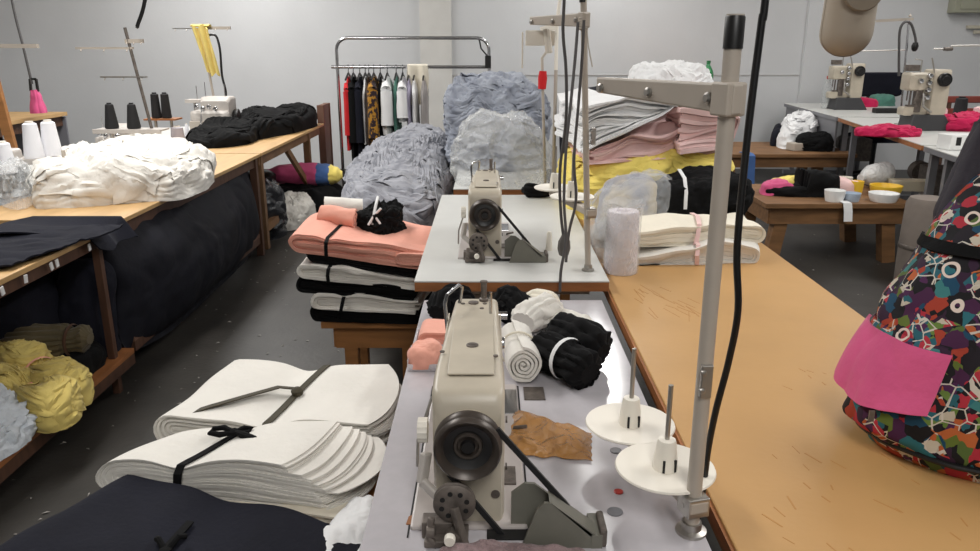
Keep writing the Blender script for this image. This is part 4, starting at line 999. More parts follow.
# scraps rolled on top of the stack
a = at(312, 206, ztop + .05)
tag(roll((-.72, 3.29, ztop + .03), (-.56, 3.32, ztop + .015), .042, 3.2, sd=1).build('cloth_roll', WHITE), 'white cloth roll lying on top of the salmon bundle', 'cloth roll')
tag(roll((-.71, 3.16, ztop + .02), (-.56, 3.14, ztop + .005), .042, 3, sd=2, wave=.2).build('cloth_roll', PINK), 'salmon cloth roll in front of the white roll on the stack', 'cloth roll')
t = thing('cloth_bundle', 'crumpled black cloth tied with white string on the salmon bundle', 'cloth bundle', (-.47, 3.24, ztop))
heap([(-.565, 3.19), (-.47, 3.12), (-.38, 3.17), (-.365, 3.27), (-.46, 3.36), (-.55, 3.31)], ztop - .06, .11, amp=.04, f=14, sd=8, amp2=.02, f2=34, nu=120, nv=40).build('cloth', BLACK, t)
ztop -= .035
MB().tube([(-0.490, 3.130, ztop + .02), (-0.480, 3.135, ztop + .07), (-0.475, 3.160, ztop + .10), (-0.480, 3.250, ztop + .112)], .006).tube([(-0.480, 3.128, ztop + .06), (-0.450, 3.120, ztop + .09)], .005).tube([(-0.480, 3.128, ztop + .06), (-0.505, 3.120, ztop + .02)], .005).tube([(-0.480, 3.128, ztop + .06), (-0.455, 3.120, ztop + .025)], .005).build('string', WHITE2, t)
# ================================================================ white tied bundles, left of the front table
def tied(label, quad, z0, h, K, m, pin, ts, tie_m, sd, fan, bow, tilt=0.0, wave=.008, topf=None, w=.017, skew=.04):
    c = sum((Vector((q[0], q[1], 0)) for q in quad), Vector()) / 4
    t = thing('cloth_bundle', label, 'cloth bundle', (c.x, c.y, z0))
    mb_, df = bundle(quad, z0, h, K, sd=sd, pinch=[(pin, .22, .10)], wave=wave, stag=.05, tj=.035, fan=fan, tilt=tilt, topf=topf, N=36, T=18, ec=.10)
    mb_.build('cloth', m, t)
    up = Vector((0, 0, .006)); fr = Vector((0, -.014, 0))
    pts = [df(pin, -.035, .0) + fr, df(pin, -.04, h * .5) + fr, df(pin, -.035, h * .88) + fr, df(pin, .0, h) + up + fr * .3] + [df(pin + skew * k, k, h) + up for k in (.1, .25, .4, .55, .7, .85, 1.0)] + [df(pin + skew, 1.03, h * .8) - fr]
    MB().band(pts, (1, 0, 0), w, .003).build('tie', tie_m, t)
    return t, df, up
ZB = .56
# lower white layers
mb_, df = bundle([(-.82, 1.50), (-.30, 1.38), (-.25, 1.60), (-.76, 1.62)], ZB, .04, 4, sd=31, wave=.008, stag=.12, tj=.05)
tag(mb_.build('cloth_bundle', CREAM), 'loose cream cloth layers lying under the front white bundle', 'cloth bundle')
Q1 = [(-.855, 1.485), (-.285, 1.395), (-.225, 1.60), (-.765, 1.605)]
t, df, up = tied('front white cloth bundle with fanned edges, tied with a black ribbon', Q1, ZB + .035, .105, 13, WHITE, .34, .36, BLACK, 3, .24, True, topf=lambda s, t: 1 - .9 * max(0, .40 - s) - .10 * max(0, s - .6))
b0 = df(.385, .75, .105) + up * 1.6
V = lambda *a: b0 + Vector(a)
MB().tube([V(0, 0, .005), V(-.025, .008, .012), V(-.05, .010, .008), V(-.055, -.002, .004), V(-.03, -.008, .003), V(0, 0, .004)], [.005, .007, .006, .006, .007, .005]).tube([V(0, 0, .005), V(.02, .012, .010), V(.035, .016, .006), V(.03, .004, .003), V(0, 0, .004)], [.005, .006, .005, .006, .005]).tube([V(0, 0, .006), V(.03, -.022, .008), V(.062, -.034, .004)], [.005, .009, .007]).lathe([(0, -.004), (.010, -.002), (.011, .005), (.006, .010), (0, .011)], V(0, 0, .003), n=14).build('bow', BLACK, t)
Q2 = [(-.80, 1.665), (-.228, 1.64), (-.235, 1.945), (-.74, 1.995)]
mb_, df = bundle([(-.78, 1.67), (-.25, 1.66), (-.25, 1.93), (-.74, 1.98)], ZB, .04, 3, sd=35, wave=.010, stag=.12, tj=.04)
tag(mb_.build('cloth_bundle', WHITE), 'white cloth layers lying under the rear white bundle', 'cloth bundle')
t, df, up = tied('rear white cloth bundle tied with an olive ribbon', Q2, ZB + .04, .085, 8, WHITE, .47, .47, mat('olive_ribbon', (62, 56, 40), .8), 6, .05, False, skew=.10)
b0 = df(.52, .45, .085) + up * 1.6
MB().band([b0 + Vector((.0, .01, .006)), b0 + Vector((-.05, .012, .010)), b0 + Vector((-.11, -.03, .008)), b0 + Vector((-.19, -.09, .006)), b0 + Vector((-.23, -.12, .003))], (.35, -.6, .1), .022, .003).lathe([(0, -.006), (.014, -.004), (.016, .006), (.008, .014), (0, .015)], b0, n=14).build('bow', bpy.data.materials['olive_ribbon'], t)
# crumpled white sheet beside the table
tag(heap([(-.33, 1.18), (-.225, 1.16), (-.215, 1.38), (-.30, 1.42)], ZB, .07, amp=.03, f=12, sd=61, nu=90, nv=30).build('cloth_heap', WHITE2), 'crumpled white cloth between the front white bundle and table leg', 'cloth heap')
# navy bundle in the foreground
t = thing('cloth_bundle', 'dark navy cloth bundle at the bottom left with a knotted tie', 'cloth bundle', (-.6, 1.1, ZB))
mb_, df = bundle([(-.95, 1.08), (-.30, .72), (-.225, 1.27), (-.80, 1.45)], ZB, .10, 5, sd=14, wave=.014, stag=.05, tj=.03, pinch=[(.45, .12, .12)], topf=lambda s, t: 1 - .45 * s * s, N=36)
mb_.build('cloth', NAVY, t)
up = Vector((0, 0, .005))
MB().band([df(.45, -.03, .02), df(.45, -.03, .09), df(.45, .05, .10) + up, df(.45, .3, .10) + up, df(.44, .6, .10) + up, df(.42, .85, .10) + up], (1, -.3, 0), .016, .003).build('tie', BLACK, t)
k0 = df(.45, .62, .10) + up * 2
MB().tube([k0, k0 + Vector((-.02, .02, .012)), k0 + Vector((-.03, .035, .002))], .006).tube([k0, k0 + Vector((.015, .025, .014)), k0 + Vector((.02, .04, .004))], .006).tube([k0, k0 + Vector((-.01, -.03, .004)), k0 + Vector((-.03, -.05, .002))], .005).lathe([(0, -.006), (.011, -.003), (.011, .006), (0, .01)], k0, n=12).build('bow', BLACK, t)
# ================================================================ on the front table
ZT = .7605
# salmon pieces in clear trays
for i, (x, y, lb) in enumerate((( -.157, 1.80, 'nearer clear plastic tray of folded salmon cloth beside the front machine'), (-.150, 1.93, 'farther clear plastic tray of salmon cloth beside the front machine'))):
    t = thing('plastic_tray', lb, 'tray', (x, y, ZT), 0, 'trays of salmon cloth')
    b = MB().box((x, y, ZT + .002), (.092, .10, .004)).box((x - .045, y, ZT + .014), (.003, .10, .028)).box((x + .045, y, ZT + .014), (.003, .10, .028)).box((x, y - .05, ZT + .009), (.092, .003, .018)).box((x, y + .05, ZT + .012), (.092, .003, .024))
    b.build('tray_shell', TRAY, t, smooth=False, bevel=.001)
    k = thing('cloth_piece', ['crumpled salmon cloth in the nearer tray', 'folded salmon cloth in the farther tray'][i], 'cloth', (x, y, ZT + .004), 0, 'salmon cloth in trays')
    if i == 0: heap([(x - .044, y - .046), (x + .02, y - .046), (x + .042, y - .01), (x + .03, y + .042), (x - .03, y + .036)], ZT + .0045, .052, amp=.016, f=22, sd=3, nu=100, nv=36).build('cloth', PINK, k)
    else: bundle([(x - .04, y - .045), (x + .04, y - .045), (x + .04, y + .04), (x - .04, y + .04)], ZT + .0045, .05, 4, sd=4, wave=.005, stag=.1, tj=.1)[0].build('cloth', PINK, k)
# black cloth behind the arm, left and right
tag(fluted([(-.150, 2.06, .80), (-.135, 2.10, .815), (-.09, 2.13, .82), (-.06, 2.15, .80)], [.03, .045, .05, .03], 11, .2, .9, sd=2, floor=ZT, cr=.2, fr=30).build('cloth_bundle', BLACK), 'gathered black cloth left of the front machine head', 'cloth bundle')
tag(fluted([(.02, 2.10, .80), (.05, 2.12, .81), (.08, 2.09, .805), (.10, 2.03, .79)], [.03, .055, .055, .03], 11, .2, .9, sd=5, floor=ZT, cr=.2, fr=30).build('cloth_bundle', BLACK), 'gathered black cloth behind the white rolls, right of the machine', 'cloth bundle')
# white rolls
t = thing('cloth_roll', 'white cloth roll with a spiral end next to the front machine', 'cloth roll', (.07, 1.82, ZT))
roll((.080, 1.675, ZT + .046), (.060, 1.87, ZT + .046), .046, 4.2, sd=.4, wave=.12, pinch=.12).build('cloth', WHITE, t)
MB().tube([(.07 + .046 * math.cos(a), 1.775, ZT + .047 + .046 * math.sin(a)) for a in [2 * PI * q / 20 for q in range(21)]], .003, n=6).build('string', CREAM, t)
tag(fluted([(.09, 1.98, ZT + .04), (.11, 2.02, ZT + .045), (.16, 2.07, ZT + .05), (.19, 2.10, ZT + .04)], [.035, .05, .05, .03], 9, .14, .9, sd=7, floor=ZT, cr=.2, fr=24).build('cloth_bundle', WHITE), 'bunched white cloth behind the spiral white roll', 'cloth bundle')
tag(fluted([(.10, 2.17, ZT + .03), (.14, 2.17, ZT + .04), (.17, 2.12, ZT + .05), (.20, 2.10, ZT + .035)], [.03, .04, .04, .02], 11, .14, .9, sd=8, floor=ZT, cr=.15).build('cloth_bundle', CREAM), 'cream gathered cloth farthest back beside the white bunch', 'cloth bundle')
tag(heap([(.17, 1.99), (.24, 1.95), (.285, 2.02), (.25, 2.08), (.18, 2.07)], ZT, .045, amp=.02, f=18, sd=9, nu=80, nv=26).build('cloth_heap', WHITE), 'small crumpled white cloth just behind the black roll', 'cloth heap')
# black bundles tied with a white strip
t = thing('cloth_bundle', 'black rolled cloth tied with a white strip on the front table', 'cloth bundle', (.21, 1.83, ZT))
fluted([(.112, 1.79, ZT + .045), (.135, 1.765, ZT + .05), (.170, 1.72, ZT + .05), (.192, 1.69, ZT + .05), (.222, 1.645, ZT + .048), (.230, 1.635, ZT + .045)], [.03, .05, .05, .046, .052, .03], 11, .17, .92, sd=11, floor=ZT, cr=.15, fr=24, n=72).build('cloth', BLACK, t)
dv = Vector((.06, -.08, 0)).normalized()
MB().lathe([(.051, -.006), (.0525, 0), (.051, .006)], (.183, 1.703, ZT + .053), tuple(dv), n=24, caps=False).build('strip', WHITE2, t)
tag(fluted([(.165, 1.87, ZT + .055), (.185, 1.85, ZT + .06), (.225, 1.80, ZT + .06), (.258, 1.75, ZT + .055), (.272, 1.735, ZT + .05)], [.035, .055, .06, .055, .03], 10, .16, .95, sd=14, floor=ZT, cr=.16, fr=22, n=72).build('cloth_bundle', BLACK), 'larger black gathered cloth roll at the right behind the tied one', 'cloth bundle')
# brown tape film
def film(u, v):
    x = .032 + .165 * u + .012 * v; y = 1.345 + (.20 - .09 * u) * v - .03 * u
    e = min(u, 1 - u, v, 1 - v) * 5
    return Vector((x + .01 * noise.noise(Vector((v * 5, 0, u))), y + .012 * noise.noise(Vector((u * 6, v, 2))), ZT + .004 + .016 * min(1, e) * (.5 + crump((x, y, 0), 14, 2, True))))
tag(sheet(film, 60, 50, .0016).build('tape_film', TAPE), 'crumpled piece of brown translucent packing film on the front table', 'film')
# recess plates beside the bed
p = at(534, 394, .76)
t = tag(MB().box((p.x, p.y, ZT + .0008), (.042, .06, .0016)).box((p.x - .022, p.y, ZT + .001), (.003, .066, .002)).box((p.x + .022, p.y, ZT + .001), (.003, .066, .002)).box((p.x, p.y + .032, ZT + .001), (.046, .003, .002)).box((p.x, p.y - .032, ZT + .001), (.046, .003, .002)).build('hinge_plate', DUSTY, T1, smooth=False))
p = at(414, 520, .76)
tag(MB().prism([(p.x - .012, p.y - .014), (p.x + .03, p.y - .02), (p.x + .03, p.y + .014), (p.x + .008, p.y + .022), (p.x - .010, p.y + .008)], ZT, ZT + .0012, 'XY').build('worn_corner', WOODE, T1, smooth=False))
MB().bar((.0655, 1.08, ZT + .0006), (.0655, 1.66, ZT + .0006), .003, .001).bar((-.1345, 1.08, ZT + .0006), (-.1345, 1.66, ZT + .0006), .003, .001).bar((-.1345, 1.66, ZT + .0006), (.0655, 1.66, ZT + .0006), .003, .001).build('cut_out_gap', HOLE, T1, smooth=False)
# black scrunched cloth on the middle table
q = at(535, 196, .8)
tag(fluted([(q.x - .06, q.y, .83), (q.x - .03, q.y - .02, .835), (q.x + .03, q.y - .03, .83), (q.x + .09, q.y - .02, .82)], [.02, .045, .04, .02], 7, .2, .8, sd=3, floor=.801).build('cloth_bundle', BLACK), 'small black cloth scrunched at the back of the white middle table', 'cloth bundle')
# ================================================================ on the broad cutting table
ZC = .7605
hp = MB().lathe([(.0, 0), (.058, 0), (.060, .005), (.060, .215), (.056, .222), (.02, .222), (.019, .228), (0, .228)], (.462, 2.62, ZC), n=36)
t = thing('thread_spool', 'big white thread cylinder wrapped in clear plastic beside the white table', 'thread spool', (.462, 2.62, ZC))
MB().lathe([(.0, 0), (.055, 0), (.057, .005), (.056, .215), (.052, .220), (.02, .220), (.019, .226), (0, .226)], (.462, 2.62, ZC), n=36).build('thread', mat('lilac_white_thread', (232, 226, 232), .8, bump=.4, bscale=200, stretch=(.2, .2, 3)), t)
R = []
for i in range(40):
    u = i / 39; z = ZC + .001 + .25 * u
    R.append([Vector((.462 + (.0615 + (.012 * u ** 6) + .004 * crump((math.cos(a) * .3, math.sin(a) * .3, u * .35), 9, 2, True)) * math.cos(a), 2.62 + (.0615 + .012 * u ** 6 + .004 * crump((math.cos(a) * .3, math.sin(a) * .3, u * .35), 9, 2, True)) * math.sin(a), z + .006 * math.sin(a * 5) * u)) for a in [2 * PI * j / 48 for j in range(48)]])
MB().grid(R, False, True).build('wrapper', FILM2, t)
# plastic around
tag(heap([(.41, 2.74), (.52, 2.72), (.60, 2.84), (.56, 3.0), (.44, 3.02), (.40, 2.9)], ZC, .10, amp=.05, f=9, sd=71, ridge=True, e=.55, nu=100, nv=36).build('plastic_bag', FILM), 'crumpled clear plastic lying behind the wrapped thread cylinder', 'plastic bag')
def pbag(u, v):
    a = v; x = .46 + .30 * u + .06 * a; y = 3.06 + .05 * math.sin(u * PI) + .12 * a; z = .86 + .27 * a - .05 * u
    d = .03 * crump((x, y, z), 6, 5, True)
    return Vector((x, y + d, z + d))
t = thing('packed_cloth', 'clear plastic bag of folded pale yellow cloth leaning on the pile', 'packed cloth', (.6, 3.1, ZC))
heap([(.44, 3.0), (.58, 2.98), (.65, 3.04), (.66, 3.22), (.5, 3.27), (.43, 3.15)], ZC + .02, .26, e=.42, amp=.04, f=6, sd=72, lean=(.05, .08), nu=110, nv=40, hf=lambda x, y: .75 + .5 * (x - .44)).build('cloth', mat('dim_yellow_cloth', (226, 206, 160), .8, var=.3, vscale=6, col2=(150, 150, 158), bump=.4, bscale=50), t)
heap([(.41, 2.97), (.60, 2.95), (.68, 3.02), (.70, 3.26), (.5, 3.30), (.40, 3.15)], ZC, .29, e=.42, amp=.03, f=8, sd=73, ridge=True, amp2=.02, f2=20, lean=(.07, .08), nu=130, nv=50, hf=lambda x, y: .75 + .5 * (x - .44)).build('bag', FILM, t)
# cream folded bundles
tq = [(.515, 2.70), (.985, 2.74), (1.03, 3.02), (.54, 2.98)]
for i, (lb, q, z0, h, m) in enumerate((('lower cream folded bundle in front of the black bundle', tq, ZC, .062, WHITE), ('upper cream folded bundle tied with pink strips in front of the black bundle', [(.505, 2.74), (1.02, 2.80), (1.04, 3.05), (.52, 3.02)], ZC + .060, .07, CREAM))):
    t = thing('cloth_bundle', lb, 'cloth bundle', (.76, 2.87, z0), 0, 'cream bundles on the broad cutting table')
    # mirrored so the fold faces right
    mb_, df = bundle([q[1], q[0], q[3], q[2]], z0, h, 3, sd=80 + i * 3, pinch=[(.52, .18, .12)], wave=.02, stag=.08, tj=.06, N=30, topf=lambda s, t: 1 - .2 * abs(s - .4))
    mb_.build('cloth', m, t)
    fr = Vector((0, -.012, 0)); up = Vector((0, 0, .006))
    MB().band([df(.5, -.05, .005) + fr, df(.5, -.07, h * .6) + fr, df(.49, -.02, h) + up, df(.48, .3, h) + up, df(.48, .6, h) + up], (1, 0, 0), .016, .003).build('tie', PINK2, t)
# black bundle behind
t = thing('cloth_bundle', 'large black cloth bundle tied with a white strip on the cutting table', 'cloth bundle', (.86, 3.24, ZC))
heap([(.66, 3.10), (.85, 3.08), (1.07, 3.12), (1.09, 3.28), (1.06, 3.44), (.82, 3.46), (.68, 3.40)], ZC, .25, e=.28, amp=.05, f=5, sd=84, amp2=.015, f2=16, nu=150, nv=56, hf=lambda x, y: .92 + .1 * math.sin(x * 8)).build('cloth', BLACK, t)
xs = aty(685, 190, 3.1).x
MB().band([(xs, 3.075, ZC + .13), (xs, 3.078, ZC + .2), (xs, 3.12, ZC + .25), (xs, 3.22, ZC + .27)], (1, 0, 0), .014, .004).build('strip', WHITE2, t)
# yellow / pink / white pile
tag(drape(heap([(.42, 3.5), (.75, 3.47), (1.08, 3.5), (1.13, 3.8), (1.10, 4.2), (.7, 4.3), (.42, 4.2), (.38, 3.8)], ZC, .30, e=.28, amp=.05, f=3.5, sd=91, amp2=.014, f2=12, nu=240, nv=100, lay=(30, .010, .12), hf=lambda x, y: .82 + .42 * (x - .4)), 150, .26, .10, .014, .008, sd=8).build('cloth_heap', YEL), 'heap of bright yellow cloth low in the tall pile', 'cloth heap')
mb_, df = bundle([(1.10, 3.55), (.44, 3.50), (.42, 4.15), (1.12, 4.2)], ZC + .30, .20, 8, sd=95, tilt=-.05, topf=lambda s, t: 1 - .72 * s, wave=.03, stag=.06, tj=.05, N=44, T=18)
tag(mb_.build('cloth_bundle', PINK2), 'pale pink cloth layer sloping across the tall pile', 'cloth bundle')
mb_, df = bundle([(1.11, 3.50), (.84, 3.47), (.84, 3.75), (1.12, 3.75)], ZC + .33, .19, 7, sd=96, wave=.03, stag=.1, tj=.1, tilt=-.03)
tag(mb_.build('cloth_bundle', PINK2), 'folded pale pink cloth at the right front of the tall pile', 'cloth bundle')
mb_, df = bundle([(.84, 3.56), (.395, 3.50), (.36, 4.2), (.90, 4.25)], ZC + .49, .21, 10, sd=97, tilt=-.19, topf=lambda s, t: .3 + .7 * s, wave=.028, stag=.05, tj=.06, N=44, T=18)
tag(mb_.build('cloth_bundle', WHITE2), 'thick white cloth layer on the left of the tall pile', 'cloth bundle')
tag(drape(heap([(.74, 3.95), (.9, 3.9), (1.08, 3.95), (1.10, 4.15), (.95, 4.28), (.75, 4.25)], ZC + .50, .17, amp=.05, f=7, sd=98, amp2=.02, f2=16, nu=120, nv=46, e=.5), 40, .2, .1, .014, .006, sd=9).build('cloth_heap', WHITE2), 'crumpled white cloth on the very top of the tall pile', 'cloth heap')
tag(heap([(.40, 4.32), (.5, 4.28), (.66, 4.34), (.66, 4.48), (.55, 4.49), (.42, 4.48)], ZC, .58, e=.2, amp=.03, f=5, sd=100, nu=110, nv=46, hf=lambda x, y: .88 + .28 * (x - .4)).build('cloth_heap', NAVY), 'dark navy cloth heaped behind the white and pink pile', 'cloth heap')
# ================================================================ backpack
def pattern():
    m = bpy.data.materials.new('patterned_fabric'); m.use_nodes = True
    nt = m.node_tree; N = nt.nodes; L = nt.links; b = N['Principled BSDF']; b.inputs['Roughness'].default_value = .75; b.inputs['Specular IOR Level'].default_value = .3
    tc = N.new('ShaderNodeTexCoord')
    nz = N.new('ShaderNodeTexNoise'); nz.inputs['Scale'].default_value = 9; L.new(tc.outputs['Object'], nz.inputs['Vector'])
    ad = N.new('ShaderNodeMixRGB'); ad.blend_type = 'LINEAR_LIGHT'; ad.inputs[0].default_value = .014; L.new(tc.outputs['Object'], ad.inputs[1]); L.new(nz.outputs['Color'], ad.inputs[2])
    def vor(scale, feat, off, dist='EUCLIDEAN'):
        mp = N.new('ShaderNodeMapping'); mp.inputs['Location'].default_value = off; L.new(ad.outputs[0], mp.inputs['Vector'])
        v = N.new('ShaderNodeTexVoronoi'); v.feature = feat; v.inputs['Scale'].default_value = scale
        if feat == 'F1': v.distance = dist
        L.new(mp.outputs[0], v.inputs['Vector']); return v
    def ramp(cols, src):
        r = N.new('ShaderNodeValToRGB'); r.color_ramp.interpolation = 'CONSTANT'; e = r.color_ramp.elements
        while len(e) < len(cols): e.new(.5)
        for i, c in enumerate(cols): e[i].position = i / len(cols); e[i].color = (*lin(c), 1)
        L.new(src, r.inputs['Fac']); return r
    def sep(v):
        s = N.new('ShaderNodeSeparateColor'); L.new(v.outputs['Color'], s.inputs[0]); return s.outputs[0]
    P1 = [(24, 20, 24), (44, 106, 116), (98, 114, 48), (22, 20, 24), (164, 62, 44), (70, 32, 66), (26, 70, 96), (24, 22, 26), (172, 46, 60), (84, 104, 52), (30, 24, 32), (186, 102, 56), (60, 122, 122), (52, 30, 52)]
    P2 = [(176, 48, 62), (24, 22, 26), (102, 128, 60), (42, 96, 108), (26, 24, 28), (196, 186, 168), (76, 36, 76), (182, 94, 52), (28, 26, 32)]
    a = vor(34, 'F1', (0, 0, 0), 'MANHATTAN'); c1 = ramp(P1, sep(a))
    b2 = vor(60, 'F1', (3, 1, 7), 'CHEBYCHEV'); c2 = ramp(P2, sep(b2))
    sel = vor(24, 'F1', (9, 4, 2)); gt = N.new('ShaderNodeMath'); gt.operation = 'GREATER_THAN'; gt.inputs[1].default_value = .52; L.new(sep(sel), gt.inputs[0])
    mx = N.new('ShaderNodeMixRGB'); L.new(gt.outputs[0], mx.inputs[0]); L.new(c1.outputs[0], mx.inputs[1]); L.new(c2.outputs[0], mx.inputs[2])
    # ring swirls
    rg_ = vor(17, 'F1', (1.3, 8, 5)); mr = N.new('ShaderNodeMath'); mr.operation = 'COMPARE'; mr.inputs[1].default_value = .22; mr.inputs[2].default_value = .045; L.new(rg_.outputs['Distance'], mr.inputs[0])
    gt2 = N.new('ShaderNodeMath'); gt2.operation = 'GREATER_THAN'; gt2.inputs[1].default_value = .6; L.new(sep(rg_), gt2.inputs[0])
    mm = N.new('ShaderNodeMath'); mm.operation = 'MULTIPLY'; L.new(mr.outputs[0], mm.inputs[0]); L.new(gt2.outputs[0], mm.inputs[1])
    m2 = N.new('ShaderNodeMixRGB'); m2.inputs[2].default_value = (*lin((226, 208, 196)), 1); L.new(mm.outputs[0], m2.inputs[0]); L.new(mx.outputs[0], m2.inputs[1])
    # pale outlines
    ed = vor(34, 'DISTANCE_TO_EDGE', (0, 0, 0)); lt = N.new('ShaderNodeMath'); lt.operation = 'LESS_THAN'; lt.inputs[1].default_value = .035; L.new(ed.outputs['Distance'], lt.inputs[0])
    hm = N.new('ShaderNodeMath'); hm.operation = 'MULTIPLY'; L.new(lt.outputs[0], hm.inputs[0]); L.new(gt.outputs[0], hm.inputs[1])
    m3 = N.new('ShaderNodeMixRGB'); m3.inputs[2].default_value = (*lin((204, 196, 184)), 1); L.new(hm.outputs[0], m3.inputs[0]); L.new(m2.outputs[0], m3.inputs[1])
    L.new(m3.outputs[0], b.inputs['Base Color'])
    return m
PAT = pattern()
BC = Vector((.985, 1.36))
bag = thing('backpack', 'patterned multicoloured backpack with a pink front pocket on the cutting table', 'backpack', (BC.x, BC.y, ZC))
BW, BD, BH = .265, .185, .56
BA = math.radians(-34)     # its front turned towards the camera's left
ex = Vector((math.cos(BA), math.sin(BA), 0)); ey = Vector((-math.sin(BA), math.cos(BA), 0))
def bagpt(a, u):
    """a: angle around, u: height 0..1"""
    z = BH * u
    k = (1 - .50 * u ** 2.2) * min(1, (.80 + u * 2.2))
    if u > .93: k *= math.sqrt(max(0, 1 - ((u - .93) / .07) ** 2)) * .9 + .1
    ca, sa = math.cos(a), math.sin(a)
    x = BW * k * abs(ca) ** .75 * (1 if ca > 0 else -1); y = BD * k * abs(sa) ** .75 * (1 if sa > 0 else -1)
    w = 1 + .10 * crump((x * 1.2, y * 1.2, z * .8), 6, 2) 
    p = Vector((BC.x, BC.y, ZC)) + ex * x * w + ey * (y * w + .10 * u ** 1.5) + Vector((.06 * u * u, 0, z))
    return p
R = [[bagpt(2 * PI * j / 110, i / 70) for j in range(110)] for i in range(71)]
bmb = MB().grid(R, False, True).fan(R[0], Vector((BC.x, BC.y, ZC)), True)
bmb.fan(R[-1], bagpt(0, 1).lerp(bagpt(PI, 1), .5)).build('body', PAT, bag)
# piping seam round the base and the top zip
def seam(u, r, m, n, a0=0, a1=2 * PI, out=.004):
    P = []
    for i in range(61):
        a = a0 + (a1 - a0) * i / 60; p = bagpt(a, u); c = Vector((BC.x, BC.y, p.z)); d = (p - c).normalized(); P.append(p + d * out)
    return MB().tube(P, r, n=8).build(n, m, bag)
seam(.06, .006, BLKP, 'piping')
# dark flap band round the shoulder of the bag
P = []
for i in range(61):
    a = PI + PI * i / 60; row = []
    for q in range(4):
        u = .69 + .035 * q / 3 + .05 * i / 60; p = bagpt(a, u); c = Vector((BC.x, BC.y + .03, p.z)); row.append(p + (p - c).normalized() * .006)
    P.append(row)
sheet(lambda a, b: P[min(60, int(a * 60 + .5))][min(3, int(b * 3 + .5))], 60, 3, .006).build('zip_band', BLACK, bag)
# pocket: a bulged pouch on the front face with a pink upper flap
def pocket(a, b, out, u0, u1, a0, a1):
    an = a0 + (a1 - a0) * a; u = u0 + (u1 - u0) * b
    p = bagpt(an, u); c = Vector((BC.x, BC.y, p.z)); d = (p - c).normalized()
    k = (math.sin(PI * a) ** .4) * (math.sin(PI * min(1, max(0, b))) ** .45)
    return p + d * (out * k + .002)
A0, A1 = 1.0 * PI, 1.43 * PI
MB().grid([[pocket(i / 40, j / 30, .014, .05, .43, A0, A1) for j in range(31)] for i in range(41)]).build('front_pocket', PAT, bag)
def flap(a, b):
    p = pocket(.03 + .94 * a, .46 + .50 * b, .016, .05, .43, A0, A1)
    sg = (1 - b)
    c = Vector((BC.x, BC.y, p.z)); d = (p - c).normalized()
    return p + d * (.016 * sg + .005 + .004 * math.sin(a * 9) * sg) + Vector((0, 0, -.025 * sg * math.sin(a * PI)))
sheet(flap, 40, 16, .006).build('pocket_flap', PINKB, bag)
z0 = flap(.72, .0)
MB().box(z0 + Vector((-.004, -.008, -.012)), (.010, .004, .022)).build('zip_pull', DUSTY, bag, smooth=False)
# straps hanging over the far side
pS = bagpt(1.75 * PI, .9); pT = bagpt(.25 * PI, .96)
def strap(pts, w, m, n):
    MB().band(pts, (.5, .8, .2), w, .014).build(n, m, bag)
DW = mat('dark_webbing', (38, 32, 42), .7, bump=.3, bscale=120)
fluted([aty(940, 240, 1.52), aty(954, 212, 1.52), aty(972, 176, 1.53), aty(996, 130, 1.54), aty(1016, 104, 1.52), aty(1030, 130, 1.50), aty(1030, 180, 1.48)], [.02, .034, .038, .040, .036, .036, .03], 5, .10, 1.0, sd=4).build('shoulder_strap', DW, bag)
strap([bagpt(.62 * PI, .55) + Vector((-.01, .02, 0)), bagpt(.62 * PI, .75) + Vector((-.02, .05, 0)), bagpt(.6 * PI, .95) + Vector((.0, .06, .04)), bagpt(.5 * PI, 1) + Vector((.05, .05, .06))], .06, bpy.data.materials['dark_webbing'], 'shoulder_strap')
MB().tube([bagpt(1.2 * PI, .97), bagpt(1.2 * PI, .97) + Vector((.0, -.01, .05)), bagpt(1.6 * PI, .97) + Vector((.03, 0, .06)), bagpt(1.8 * PI, .96)], .011).build('top_handle', BLACK, bag)
# ================================================================ hanging lamp
LY = 2.35
lt = aty(848, 20, LY); lb_ = aty(848, 57, LY)
t = thing('lamp_hood', 'beige rounded lamp hood hanging down over the right side', 'lamp', (lt.x, LY, lb_.z))
R = []
w2 = 26 / 770 * 2.27
for i in range(30):
    u = (i / 29) ** 2.2; z = lb_.z + .62 * u
    k = max(.05, math.sqrt(max(0, 1 - (1 - min(1, u / .11)) ** 2))) if u < .11 else 1 - .10 * (u - .11)
    R.append([Vector((lt.x + w2 * k * math.cos(a) + .02 * u, LY + .065 * k * math.sin(a) + (.012 if math.sin(a) < 0 else 0), z)) for a in [2 * PI * j / 40 for j in range(40)]])
MB().grid(R, False, True).fan(R[0], R[0][0].lerp(R[0][20], .5), True).fan(R[-1], R[-1][0].lerp(R[-1][20], .5)).build('hood', LAMPM, t)
MB().lathe([(w2 * .72, 0), (w2 * .74, .004), (w2 * .70, .008)], (lt.x + .005, LY - .062, lb_.z + .18), (0, -1, .03), n=32).build('lamp_ring', mat('beige_lamp_ring', (138, 126, 110), .5), t)
MB().tube([(lt.x + .02, LY, lb_.z + .6), (lt.x + .02, LY, WH)], .02).build('hanging_rod', GREYP, t)
